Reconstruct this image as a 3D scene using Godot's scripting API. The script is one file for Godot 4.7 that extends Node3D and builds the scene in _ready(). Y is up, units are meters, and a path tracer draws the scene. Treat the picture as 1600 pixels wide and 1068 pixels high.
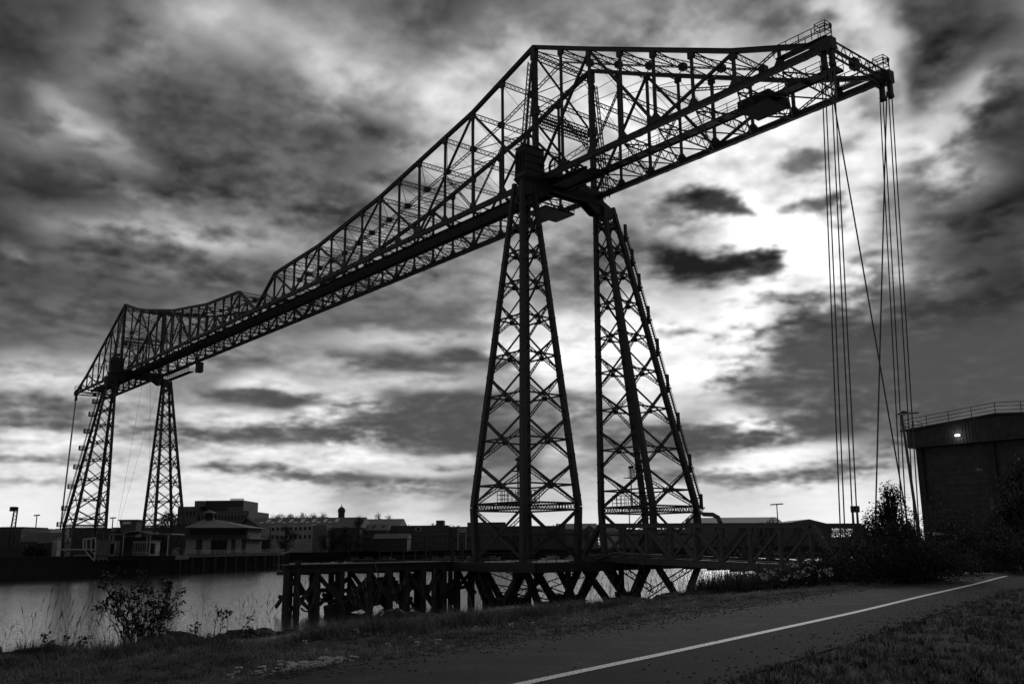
extends Node3D
# A steel transporter bridge over a tidal river under a broken evening overcast; the photograph is black and white, so every colour is a grey.
# y up, metres, y = 0 is the water. The bridge runs along x (near tower at x = 0, far tower at x = -180); its front truss lies in z = 0, its rear truss in z = -10.9.

const EYE := Vector3(90.44, 7.4, 78.21)
const DECK := 5.45
const CHORD := 55.62
const WIDE := 10.914
const FWD := Vector2(-0.7749, -0.6321)
const SIDE := Vector2(0.6321, -0.7749)

var rng := RandomNumberGenerator.new()
var used := {}
var M := {}

# ---------------------------------------------------------------- shapes
class Shape:
	var v := PackedVector3Array()
	var n := PackedVector3Array()
	var c := PackedColorArray()
	func quad(a: Vector3, b: Vector3, cc: Vector3, d: Vector3) -> void:   # corners anticlockwise as seen from outside
		var q := (b - a).cross(cc - a)
		if q.length_squared() < 1e-14:
			q = (cc - a).cross(d - a)
		q = q.normalized()
		v.append_array([a, cc, b, a, d, cc])
		n.append_array([q, q, q, q, q, q])
	func tri(a: Vector3, b: Vector3, cc: Vector3) -> void:
		var q := (b - a).cross(cc - a).normalized()
		v.append_array([a, cc, b])
		n.append_array([q, q, q])
	func hexa(p: Array) -> void:      # p[0..3] bottom anticlockwise from above, p[4..7] top
		quad(p[3], p[2], p[1], p[0])
		quad(p[4], p[5], p[6], p[7])
		for i in 4:
			var j := (i + 1) % 4
			quad(p[i], p[j], p[4 + j], p[4 + i])
	func box(lo: Vector3, hi: Vector3) -> void:
		hexa([Vector3(lo.x, lo.y, hi.z), Vector3(hi.x, lo.y, hi.z), Vector3(hi.x, lo.y, lo.z), Vector3(lo.x, lo.y, lo.z),
			Vector3(lo.x, hi.y, hi.z), Vector3(hi.x, hi.y, hi.z), Vector3(hi.x, hi.y, lo.z), Vector3(lo.x, hi.y, lo.z)])
	func bar(a: Vector3, b: Vector3, w: float, h: float, up := Vector3.UP, w2 := -1.0, h2 := -1.0) -> void:
		var d := (b - a).normalized()
		if absf(d.dot(up)) > 0.98:
			up = Vector3.RIGHT if absf(d.x) < 0.9 else Vector3.BACK
		var s := d.cross(up).normalized()
		var u := s.cross(d).normalized()
		if w2 < 0.0: w2 = w
		if h2 < 0.0: h2 = h
		var s1 := s * w * 0.5
		var u1 := u * h * 0.5
		var s2 := s * w2 * 0.5
		var u2 := u * h2 * 0.5
		# seen against d: corners anticlockwise
		var p := [a - s1 - u1, a + s1 - u1, a + s1 + u1, a - s1 + u1, b - s2 - u2, b + s2 - u2, b + s2 + u2, b - s2 + u2]
		quad(p[0], p[1], p[2], p[3])
		quad(p[5], p[4], p[7], p[6])
		quad(p[1], p[0], p[4], p[5])
		quad(p[2], p[1], p[5], p[6])
		quad(p[3], p[2], p[6], p[7])
		quad(p[0], p[3], p[7], p[4])
	func tube(a: Vector3, b: Vector3, r: float, r2 := -1.0, sides := 6) -> void:
		if r2 < 0.0: r2 = r
		var d := (b - a).normalized()
		var s := d.cross(Vector3.UP if absf(d.y) < 0.95 else Vector3.RIGHT).normalized()
		var u := s.cross(d)
		for i in sides:
			var t0 := TAU * i / sides
			var t1 := TAU * (i + 1) / sides
			var e0 := s * cos(t0) + u * sin(t0)
			var e1 := s * cos(t1) + u * sin(t1)
			v.append_array([a + e0 * r, a + e1 * r, b + e1 * r2, a + e0 * r, b + e1 * r2, b + e0 * r2])
			n.append_array([e0, e1, e1, e0, e1, e0])
	func lattice(a: Vector3, b: Vector3, across: Vector3, bays: int, t: float, lace: float, cross := true) -> void:   # two flanges with lacing between
		var h := across * 0.5
		var up := (b - a).cross(across).normalized()
		bar(a - h, b - h, t, t, up)
		bar(a + h, b + h, t, t, up)
		for i in bays:
			var p := a.lerp(b, float(i) / bays)
			var q := a.lerp(b, float(i + 1) / bays)
			if cross:
				bar(p - h, q + h, lace, lace * 0.5, up)
				bar(p + h, q - h, lace, lace * 0.5, up)
			elif i % 2 == 0:
				bar(p - h, q + h, lace, lace * 0.5, up)
			else:
				bar(p + h, q - h, lace, lace * 0.5, up)
	func rail(pts: Array, h: float, rails: int, r: float, step: float) -> void:   # posts and rails along a line
		for i in pts.size() - 1:
			var a: Vector3 = pts[i]
			var b: Vector3 = pts[i + 1]
			var k := maxi(1, roundi(a.distance_to(b) / step))
			for j in k + 1:
				var p := a.lerp(b, float(j) / k)
				bar(p, p + Vector3.UP * h, r * 2.0, r * 2.0)
			for j in rails:
				var o := Vector3.UP * h * float(j + 1) / rails
				bar(a + o, b + o, r * 2.0, r * 2.0)
	func mesh() -> ArrayMesh:
		var m := ArrayMesh.new()
		var arr := []
		arr.resize(Mesh.ARRAY_MAX)
		arr[Mesh.ARRAY_VERTEX] = v
		arr[Mesh.ARRAY_NORMAL] = n
		if c.size() == v.size():
			arr[Mesh.ARRAY_COLOR] = c
		m.add_surface_from_arrays(Mesh.PRIMITIVE_TRIANGLES, arr)
		return m

# ---------------------------------------------------------------- naming and parenting
func numbered(s: String) -> String:
	if not used.has(s):
		used[s] = 0
		return s
	used[s] += 1
	return "%s_%03d" % [s, used[s]]

func tag(o: Node, label := "", category := "", group := "", kind := "") -> Node:
	if label: o.set_meta("label", label)
	if category: o.set_meta("category", category)
	if group: o.set_meta("group", group)
	if kind: o.set_meta("kind", kind)
	return o

func thing(called: String, label: String, category: String, at := Vector3.ZERO, turn := 0.0, group := "") -> Node3D:
	var o := Node3D.new()
	o.name = numbered(called)
	add_child(o)
	o.position = at
	o.rotation.y = turn
	tag(o, label, category, group)
	return o

func obj(called: String, s: Shape, m: Material, parent: Node = null) -> MeshInstance3D:
	return part(called, s.mesh(), m, parent)

func part(called: String, mesh: Mesh, m: Material, parent: Node = null) -> MeshInstance3D:
	var o := MeshInstance3D.new()
	o.mesh = mesh
	o.material_override = m
	if parent == null:
		o.name = numbered(called)
		add_child(o)
	else:
		o.name = called
		if parent.has_node(called):
			var k := 1
			while parent.has_node("%s_%03d" % [called, k]): k += 1
			o.name = "%s_%03d" % [called, k]
		parent.add_child(o)
	return o

func struct(called: String, s: Shape, m: Material) -> MeshInstance3D:
	var o := obj(called, s, m)
	o.set_meta("kind", "structure")
	return o

func sub(called: String, parent: Node) -> Node3D:
	var o := Node3D.new()
	o.name = called
	if parent.has_node(called):
		var k := 1
		while parent.has_node("%s_%03d" % [called, k]): k += 1
		o.name = "%s_%03d" % [called, k]
	parent.add_child(o)
	return o

func one_bar(a: Vector3, b: Vector3, w: float, h: float, up := Vector3.UP) -> Shape:
	var s := Shape.new()
	s.bar(a, b, w, h, up)
	return s

func one_box(lo: Vector3, hi: Vector3) -> Shape:
	var s := Shape.new()
	s.box(lo, hi)
	return s

# a point at a bearing (metres to the right per metre of forward distance), a rise above the eye per metre, and a distance from the viewpoint on the bank
func far_at(right: float, rise: float, dist: float) -> Vector3:
	var q := FWD * dist + SIDE * right * dist
	return Vector3(EYE.x + q.x, EYE.y + rise * dist, EYE.z + q.y)

# ---------------------------------------------------------------- materials
func grey(x: float) -> Color:
	return Color(x, x, x).linear_to_srgb()

func noise_tex(freq: float, octaves: int, lo: float, hi: float, seed_: int, kind := FastNoiseLite.TYPE_SIMPLEX_SMOOTH, as_normal := 0.0, mid := 0.5) -> NoiseTexture2D:
	var f := FastNoiseLite.new()
	f.seed = seed_
	f.noise_type = kind
	f.frequency = freq
	f.fractal_octaves = octaves
	var t := NoiseTexture2D.new()
	t.width = 512
	t.height = 512
	t.seamless = true
	t.noise = f
	if as_normal > 0.0:
		t.as_normal_map = true
		t.bump_strength = as_normal
	else:
		var g := Gradient.new()
		g.offsets = PackedFloat32Array([0.0, mid, 1.0])
		g.colors = PackedColorArray([Color(lo, lo, lo), Color((lo + hi) * 0.5, (lo + hi) * 0.5, (lo + hi) * 0.5), Color(hi, hi, hi)])
		t.color_ramp = g
	return t

func mat(base: float, rough: float, tex: Texture2D = null, scale := 0.2, normal: Texture2D = null, depth := 0.6) -> StandardMaterial3D:
	var m := StandardMaterial3D.new()
	m.albedo_color = grey(base)
	m.roughness = rough
	if tex or normal:
		m.uv1_triplanar = true
		m.uv1_world_triplanar = true
		m.uv1_scale = Vector3.ONE * scale
	if tex: m.albedo_texture = tex
	if normal:
		m.normal_enabled = true
		m.normal_texture = normal
		m.normal_scale = depth
	return m

func make_materials() -> void:
	var blotch := noise_tex(0.012, 5, 0.62, 1.0, 3)
	var speck := noise_tex(0.09, 4, 0.55, 1.0, 5)
	var grain := noise_tex(0.2, 3, 0.0, 1.0, 7, FastNoiseLite.TYPE_SIMPLEX_SMOOTH, 3.0)
	var rust := noise_tex(0.03, 5, 0.45, 1.0, 11)
	M.steel = mat(0.042, 0.6, rust, 0.35)
	M.steel_dark = mat(0.028, 0.65, rust, 0.3)
	M.steel_pale = mat(0.5, 0.5, blotch, 0.3)
	M.steel_grey = mat(0.085, 0.55, blotch, 0.4)
	M.deck = mat(0.06, 0.9, blotch, 0.3)
	M.timber = mat(0.055, 0.9, rust, 0.5, grain, 0.5)
	M.cable = mat(0.05, 0.5)
	var chip := noise_tex(0.06, 6, 0.1, 1.0, 15)
	M.asphalt = mat(0.15, 0.92, chip, 0.25, grain, 0.5)
	M.asphalt_dark = mat(0.05, 0.92, chip, 0.25, grain, 0.5)
	var big := noise_tex(0.012, 5, 0.1, 1.0, 27)
	for k in [M.asphalt, M.asphalt_dark]:
		k.detail_enabled = true
		k.detail_blend_mode = BaseMaterial3D.BLEND_MODE_MUL
		k.detail_albedo = big
		k.detail_uv_layer = BaseMaterial3D.DETAIL_UV_2
		k.metallic_specular = 0.3 if k == M.asphalt else 0.22
		k.uv2_triplanar = true
		k.uv2_world_triplanar = true
		k.uv2_scale = Vector3.ONE * 0.11
	var worn := noise_tex(0.07, 5, 0.2, 1.0, 13)
	worn.color_ramp.offsets = PackedFloat32Array([0.0, 0.34, 0.42, 1.0])
	worn.color_ramp.colors = PackedColorArray([Color(0.25, 0.25, 0.25), Color(0.35, 0.35, 0.35), Color(0.9, 0.9, 0.9), Color(1, 1, 1)])
	M.line = mat(1.0, 0.7, worn, 0.7)
	M.soil = mat(0.06, 1.0, rust, 0.4, grain, 1.0)
	M.rock = mat(0.026, 0.95, rust, 0.6, grain, 0.8)
	M.concrete = mat(0.16, 0.9, blotch, 0.15)
	M.quay = mat(0.03, 0.9, rust, 0.2)
	M.brick_dark = mat(0.08, 0.9, blotch, 0.1)
	M.brick = mat(0.14, 0.9, blotch, 0.1)
	M.render_white = mat(0.42, 0.8, blotch, 0.08)
	M.roof = mat(0.12, 0.8, blotch, 0.08)
	M.roof_pale = mat(0.24, 0.7, blotch, 0.08)
	M.skylight = mat(0.45, 0.4)
	M.glass_dark = mat(0.012, 0.45)
	M.glass_dark.metallic_specular = 0.25
	M.boat_white = mat(0.8, 0.4, blotch, 0.3)
	M.cladding = mat(0.08, 0.7, blotch, 0.12)
	M.cladding_dark = mat(0.05, 0.8, blotch, 0.12)
	M.leaf = mat(0.2, 0.5)
	M.leaf_dark = mat(0.17, 0.5)
	for k in [M.leaf, M.leaf_dark]:
		k.backlight_enabled = true
		k.backlight = grey(0.5)
		k.vertex_color_use_as_albedo = true
	M.bark = mat(0.05, 0.95, rust, 2.0)
	M.grass = mat(1.0, 0.8)
	M.grass.vertex_color_use_as_albedo = true
	M.grass.backlight_enabled = true
	M.grass.backlight = grey(0.3)
	M.petal = mat(0.6, 0.8)
	M.petal.backlight_enabled = true
	M.petal.backlight = grey(0.3)
	M.water = StandardMaterial3D.new()
	M.water.albedo_color = grey(0.07)
	M.water.roughness = 0.06
	M.water.metallic_specular = 1.0
	M.water.uv1_triplanar = true
	M.water.uv1_world_triplanar = true
	M.water.uv1_scale = Vector3(0.11, 0.11, 0.11)
	M.water.normal_enabled = true
	M.water.normal_texture = noise_tex(0.018, 5, 0, 1, 21, FastNoiseLite.TYPE_SIMPLEX_SMOOTH, 8.0)
	M.water.normal_scale = 0.28
	M.water.clearcoat_enabled = true
	M.water.clearcoat = 1.0
	M.water.clearcoat_texture = noise_tex(0.022, 5, 0.0, 1.0, 33)
	M.water.clearcoat_texture.color_ramp.offsets = PackedFloat32Array([0.2, 0.4, 0.58])
	M.water.clearcoat_roughness = 0.22

# ---------------------------------------------------------------- sky: cloud deck computed in bearing and elevation
# brightness of the cloud deck, one row per 3 degrees of elevation, one number per 3 degrees of bearing
const CLOUD := [
	"228 227 222 222 225 228 228 228 230 230 230 230 230 230 230 232 232 232 228 222 220",
	"224 222 212 210 215 220 205 157 187 136 172 181 190 189 188 202 221 212 199 178 169",
	"174 186 190 168 177 190 198 199 122 76 84 127 119 123 131 202 157 117 111 101 94",
	"146 137 156 144 123 122 164 160 91 90 130 136 189 208 176 121 86 92 85 68 60",
	"87 93 102 116 126 127 125 105 106 117 196 200 232 229 229 185 114 110 92 76 56",
	"86 81 87 94 98 97 107 115 126 137 146 129 163 172 153 188 208 205 131 74 69",
	"45 105 132 135 134 132 139 138 133 136 145 145 109 119 146 214 237 217 142 104 51",
	"75 90 89 89 99 107 106 117 146 158 165 168 143 171 209 225 205 209 184 173 85",
	"75 100 97 78 77 85 95 104 153 181 186 194 191 201 211 214 213 204 177 154 137",
	"67 104 114 112 109 116 151 180 174 181 190 202 205 201 196 190 185 189 153 80 77",
	"60 86 112 142 143 147 150 129 119 146 158 149 146 153 157 144 138 170 160 78 69",
	"64 89 113 147 141 122 120 115 93 85 90 110 122 133 132 114 114 165 173 79 72",
]
# single cloud masses and gaps: bearing, elevation, half-widths, tilt, brightness, strength
const MASSES := [
	[-28.1, 19.2, 5.9, 1.96, -8, 50, 0.7], [-30.6, 25.2, 1.8, 5.88, 0, 55, 0.7], [-19.6, 22.2, 9.4, 2.94, -6, 84, 0.55],
	[-13.5, 24.0, 5.9, 2.35, -15, 78, 0.5], [-8.7, 25.3, 2.5, 1.33, -22, 86, 0.7], [-18.7, 19.9, 6.7, 0.94, -3, 76, 0.6],
	[-12.2, 21.0, 2.7, 1.02, 0, 74, 0.6], [-26.0, 23.2, 3.1, 1.10, -28, 160, 0.9], [-28.5, 22.4, 3.3, 0.94, 0, 108, 0.6],
	[-10.0, 27.4, 6.3, 1.10, -26, 178, 0.7], [-4.5, 26.3, 2.7, 1.33, -15, 192, 0.75], [-18.6, 30.0, 2.4, 1.57, -20, 165, 0.6],
	[-24.1, 28.0, 2.7, 1.96, 0, 125, 0.4], [-21.8, 17.9, 7.5, 0.94, 0, 148, 0.7], [-29.2, 15.7, 0.9, 0.71, 0, 140, 0.8],
	[-21.3, 15.6, 10.2, 1.18, 0, 86, 0.6], [-7.3, 21.2, 2.7, 1.57, -30, 150, 0.5], [-24.6, 12.8, 5.9, 1.49, 0, 94, 0.4],
	[-9.6, 16.5, 4.3, 1.76, 0, 108, 0.5], [-4.6, 31.2, 3.5, 1.57, -10, 92, 0.6], [4.5, 30.8, 4.7, 1.57, -5, 112, 0.5],
	[-0.7, 29.5, 2.7, 1.57, 0, 165, 0.5], [-27.2, 9.3, 4.3, 1.10, 0, 190, 0.85], [-27.0, 7.2, 5.1, 0.78, 0, 84, 0.75],
	[-27.2, 5.8, 3.9, 0.43, 0, 208, 0.75], [-27.4, 4.8, 3.9, 0.31, 0, 120, 0.8], [-27.3, 3.6, 4.3, 0.27, 0, 150, 0.6],
	[-19.2, 10.8, 4.7, 0.86, 0, 128, 0.5], [-14.6, 9.5, 2.7, 0.63, -3, 218, 0.85], [-11.0, 10.5, 2.4, 0.78, 0, 160, 0.5],
	[-14.3, 8.5, 3.3, 0.43, -6, 74, 0.9], [-16.5, 7.5, 4.3, 0.47, 0, 205, 0.85], [-10.6, 8.0, 2.6, 0.59, 5, 218, 0.9],
	[-14.3, 6.5, 7.1, 0.59, 2, 80, 0.85], [-5.9, 7.0, 5.5, 1.18, -4, 76, 0.85], [-4.0, 8.5, 3.9, 0.59, 4, 80, 0.8],
	[-5.0, 11.1, 4.5, 0.59, 2, 74, 0.85], [-6.4, 12.3, 5.1, 0.59, 2, 208, 0.65], [-6.0, 9.8, 4.7, 0.55, 0, 198, 0.7],
	[-15.3, 5.2, 5.5, 0.55, 0, 202, 0.7], [-9.3, 5.2, 4.7, 0.55, -6, 218, 0.8], [-16.2, 4.6, 2.7, 0.24, 0, 112, 0.8],
	[-10.4, 4.0, 5.3, 0.35, -3, 88, 0.85], [-5.9, 3.3, 5.1, 0.35, -4, 128, 0.6], [-5.1, 4.3, 3.5, 0.31, 0, 205, 0.7],
	[-3.4, 5.1, 1.6, 0.39, 0, 232, 0.7], [3.4, 11.5, 1.8, 2.35, 0, 234, 0.85], [3.9, 8.0, 1.6, 0.86, 0, 108, 0.8],
	[3.4, 5.5, 1.6, 0.63, 0, 200, 0.6], [3.3, 16.6, 2.0, 1.57, 0, 110, 0.6], [6.5, 15.2, 2.4, 1.57, 0, 100, 0.6],
	[8.2, 17.4, 3.5, 1.76, 0, 108, 0.6], [9.9, 19.6, 2.4, 1.18, 0, 140, 0.5], [8.0, 12.6, 2.4, 2.35, 0, 230, 0.85],
	[9.9, 11.5, 4.3, 2.75, 20, 230, 0.85], [13.0, 11.4, 3.5, 2.35, 30, 236, 0.85], [15.4, 14.1, 2.6, 1.33, 20, 236, 0.8],
	[14.5, 12.6, 1.3, 2.51, 20, 238, 0.8], [16.3, 21.5, 5.1, 1.73, 0, 200, 0.7], [16.2, 17.7, 2.8, 1.49, -4, 280, 1],
	[19.2, 17.4, 2.5, 0.78, 6, 246, 0.85], [12.4, 16.5, 2.6, 0.94, -8, 46, 0.98], [15.2, 16.1, 1.8, 0.51, -15, 56, 0.92],
	[12.5, 20.1, 2.4, 0.78, -10, 56, 0.92], [14.8, 19.5, 1.5, 0.35, -12, 66, 0.9], [17.9, 19.4, 0.8, 0.39, 10, 110, 0.7],
	[19.6, 19.1, 1.3, 0.86, -25, 76, 0.88], [18.7, 21.9, 1.3, 0.78, -20, 115, 0.75], [20.9, 22.5, 1.0, 0.47, 0, 150, 0.6],
	[12.7, 13.1, 1.4, 0.86, -20, 200, 0.6], [16.2, 14.1, 1.1, 0.55, -10, 125, 0.85], [10.1, 12.7, 1.5, 0.43, 0, 150, 0.6],
	[18.6, 12.7, 2.0, 1.18, 0, 80, 0.8], [20.7, 11.6, 5.5, 2.35, 12, 72, 0.92], [16.9, 9.4, 3.7, 1.57, 15, 82, 0.88],
	[24.3, 9.8, 6.3, 3.33, 0, 60, 0.85], [27.4, 11.8, 4.3, 3.73, 0, 58, 0.8], [23.9, 14.4, 3.5, 1.18, 0, 112, 0.6],
	[14.6, 6.9, 2.7, 0.78, -15, 220, 0.85], [11.2, 6.1, 4.7, 0.82, -2, 70, 0.92], [18.5, 6.5, 3.5, 0.94, 0, 74, 0.88],
	[14.4, 4.5, 5.1, 0.55, 12, 240, 0.88], [11.8, 3.8, 4.3, 0.43, -3, 112, 0.85], [18.3, 4.0, 3.9, 0.55, 6, 102, 0.85],
	[20.1, 8.5, 3.1, 0.47, 0, 106, 0.6], [26.9, 27.8, 4.7, 2.35, -30, 66, 0.88], [25.6, 25.6, 2.7, 1.96, 0, 76, 0.8],
	[29.6, 24.9, 2.1, 0.94, 30, 178, 0.8], [31.1, 26.4, 2.0, 1.57, 0, 62, 0.7], [28.4, 23.3, 2.6, 1.41, 20, 175, 0.65],
	[23.6, 22.1, 2.6, 1.10, 20, 218, 0.7], [25.1, 21.5, 0.8, 0.55, 0, 238, 0.8], [22.4, 28.1, 2.0, 2.75, -40, 205, 0.7],
	[24.0, 26.1, 1.0, 2.75, -10, 206, 0.7], [18.2, 29.9, 2.6, 0.59, 0, 94, 0.75], [13.8, 30.7, 3.1, 0.86, 0, 110, 0.6],
	[30.0, 20.5, 2.4, 3.14, 0, 48, 0.85], [29.1, 17.9, 3.9, 2.35, 0, 60, 0.85], [24.9, 18.0, 2.0, 2.35, 0, 110, 0.6],
	[27.0, 19.6, 2.6, 1.18, 10, 152, 0.65], [22.9, 16.7, 1.2, 2.35, 0, 190, 0.5],
]
var cloud_rows := []
var sky_rows := []
var fb: FastNoiseLite
var fw: FastNoiseLite

func cubic(a: float, b: float, c: float, d: float, t: float) -> float:
	return b + 0.5 * t * (c - a + t * (2.0 * a - 5.0 * b + 4.0 * c - d + t * (3.0 * (b - c) + d - a)))

func cloud_at(az: float, el: float) -> float:
	var x := clampf(az / 3.0 + 10.0, 0.0, 19.999)
	var y := clampf(el / 3.0, 0.0, 10.999)
	var i := int(x)
	var j := int(y)
	var out := [0.0, 0.0, 0.0, 0.0]
	for k in 4:
		var r: PackedFloat32Array = cloud_rows[clampi(j + k - 1, 0, 11)]
		out[k] = cubic(r[maxi(i - 1, 0)], r[i], r[i + 1], r[mini(i + 2, 20)], x - i)
	return cubic(out[0], out[1], out[2], out[3], y - j)

func sky_row(row: int, w: int, h: int) -> void:
	var line := PackedFloat32Array()
	line.resize(w * 3)
	var el := 90.0 - (row + 0.5) * 180.0 / h
	var e := deg_to_rad(el)
	var ce := cos(e)
	var se := sin(e)
	for i in w:
		var a := (i + 0.5) * TAU / w          # from -z through +x
		var dx := sin(a) * ce
		var dz := -cos(a) * ce
		var az := fposmod(rad_to_deg(a) + 50.814 + 180.0, 360.0) - 180.0
		var val := 0.0
		if el > -1.5:
			var k := 1.0 / (maxf(se, 0.0) + 0.16)
			var px := dx * k
			var pz := dz * k
			var big := fb.get_noise_2d(px * 60.0, pz * 60.0)
			var fine := fw.get_noise_2d(px * 210.0 + 40.0, pz * 210.0)
			# the deck everywhere: broken overcast, paler towards the horizon
			var deck := lerpf(0.9, 0.385, smoothstep(0.0, 7.0, el)) + (0.34 * big + 0.2 * fine) * smoothstep(0.0, 5.0, el)
			deck = clampf(deck, 0.2, 0.97)
			var inside := (1.0 - smoothstep(27.5, 34.0, absf(az))) * (1.0 - smoothstep(30.0, 37.0, el))
			val = deck
			if inside > 0.0:
				var wx := fb.get_noise_2d(px * 150.0 + 300.0, pz * 150.0)
				var wy := fb.get_noise_2d(px * 150.0, pz * 150.0 + 700.0)
				var wisp := fw.get_noise_2d(px * 620.0, pz * 620.0 + 90.0)
				var low := clampf(el / 14.0, 0.12, 1.0)
				var qa := az + 1.5 * wx + 0.9 * fine
				var qe := el + 0.9 * wy * low + 0.4 * fine * low
				var rag := lerpf(0.55, 1.0, smoothstep(8.0, 15.0, el))
				var g := cloud_at(qa, qe)
				for m in MASSES:
					var ddx: float = qa * 0.6 + az * 0.4 - m[0]
					if absf(ddx) > m[2] * 1.9 + 0.6: continue
					var ddy: float = qe * 0.6 + el * 0.4 - m[1]
					var t: float = deg_to_rad(m[4])
					var ex: float = (ddx * cos(t) + ddy * sin(t)) / m[2]
					var ey: float = (ddy * cos(t) - ddx * sin(t)) / m[3]
					var r2 := ex * ex + ey * ey
					if r2 < 3.4:
						var edge := 1.0 - smoothstep(0.35, 1.65, sqrt(r2) + rag * (0.75 * fine + 0.55 * wisp))
						var tone: float = m[5] / 255.0
						if tone < 0.6: tone = tone * (1.0 + 0.4 * fine + 0.3 * wisp) + 0.05 * r2
						g = lerpf(g, tone, m[6] * edge)
				var amp := lerpf(0.07, 0.19, smoothstep(0.4, 0.75, g)) * smoothstep(0.5, 7.0, el) * (1.0 - smoothstep(0.85, 1.02, g))
				g += amp * (fine + 0.7 * wisp) + 0.03 * big * smoothstep(1.0, 8.0, el)
				g = 0.5 + (g - 0.5) * lerpf(1.0, 1.1, smoothstep(1.0, 6.0, el))
				val = lerpf(deck, g, inside)
			val += 0.05 * smoothstep(0.4, 0.75, val)
			val = clampf(val, 0.15, 1.1)
		var lin := pow(val, 2.2)
		line[i * 3] = lin
		line[i * 3 + 1] = lin
		line[i * 3 + 2] = lin
	sky_rows[row] = line

func make_sky() -> Sky:
	fb = FastNoiseLite.new()
	fb.seed = 4
	fb.frequency = 0.022
	fb.fractal_octaves = 4
	fw = FastNoiseLite.new()
	fw.seed = 9
	fw.frequency = 0.02
	fw.fractal_octaves = 5
	fw.fractal_gain = 0.55
	for r in CLOUD:
		var p := PackedFloat32Array()
		for s in r.split(" "): p.append(float(s) / 255.0)
		cloud_rows.append(p)
	var w := 3584
	var h := 1792
	sky_rows.resize(h)
	var id := WorkerThreadPool.add_group_task(sky_row.bind(w, h), h)
	WorkerThreadPool.wait_for_group_task_completion(id)
	# near the horizon no cloud is much darker than the deck above it
	var band := PackedFloat32Array()
	for row in range(h * 70 / 180, h * 80 / 180):
		var r: PackedFloat32Array = sky_rows[row]
		for i in range(0, w, 4): band.append(r[i * 3])
	band.sort()
	var least := 0.615 * band[band.size() / 2]
	for row in range(h * 76 / 180, h / 2):
		var r: PackedFloat32Array = sky_rows[row]
		var share := 1.0 - smoothstep(10.5, 14.0, 90.0 - (row + 0.5) * 180.0 / h)
		for i in w:
			var x := r[i * 3]
			if x < least + 0.16:
				var y := lerpf(x, least + 0.022 * log(1.0 + exp((x - least) / 0.022)), share)
				r[i * 3] = y
				r[i * 3 + 1] = y
				r[i * 3 + 2] = y
		sky_rows[row] = r
	var all := PackedFloat32Array()
	for r in sky_rows: all.append_array(r)
	var im := Image.create_from_data(w, h, false, Image.FORMAT_RGBF, all.to_byte_array())
	var m := PanoramaSkyMaterial.new()
	m.panorama = ImageTexture.create_from_image(im)
	var s := Sky.new()
	s.sky_material = m
	return s

func set_view() -> void:
	var cam := Camera3D.new()
	cam.name = "camera"
	cam.position = EYE
	cam.rotation_degrees = Vector3(12.226, 50.814, -0.525)
	cam.fov = 40.06
	cam.far = 6000.0
	cam.near = 0.1
	add_child(cam)
	cam.current = true
	var e := Environment.new()
	e.background_mode = Environment.BG_SKY
	e.sky = make_sky()
	e.tonemap_mode = Environment.TONE_MAPPER_LINEAR
	e.tonemap_exposure = 1.0
	e.sdfgi_enabled = true
	e.ssao_enabled = true
	e.ssil_enabled = true
	var we := WorldEnvironment.new()
	we.name = "surroundings"
	we.environment = e
	add_child(we)
	var sun := DirectionalLight3D.new()
	sun.name = "sun"
	sun.light_energy = 0.2
	sun.light_angular_distance = 12.0
	sun.light_color = Color(1.0, 1.0, 1.0)
	sun.shadow_enabled = true
	sun.rotation_degrees = Vector3(-17.6, 50.814 - 16.2 + 180.0, 0.0)   # low behind the bridge, right of its near tower
	add_child(sun)

# ---------------------------------------------------------------- the bridge
var SPAN_AT := []      # node offsets from a tower towards midstream
var ARM_AT := []       # node offsets from a tower towards its landward end

func run_of(groups: Array) -> Array:
	var out := [0.0]
	for g in groups:
		for k in 4: out.append(out[-1] + g / 4.0)
	return out

func top_height(offs: Array, i: int, keys: Array) -> float:    # keys: [node, height]
	for k in keys.size() - 1:
		if i >= keys[k][0] and i <= keys[k + 1][0]:
			var a: float = offs[keys[k][0]]
			var b: float = offs[keys[k + 1][0]]
			return lerpf(keys[k][1], keys[k + 1][1], (offs[i] - a) / (b - a))
	return 0.0

func pt(x: float, y: float, z: float) -> Vector3:
	return Vector3(x, CHORD + y, z)

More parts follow.
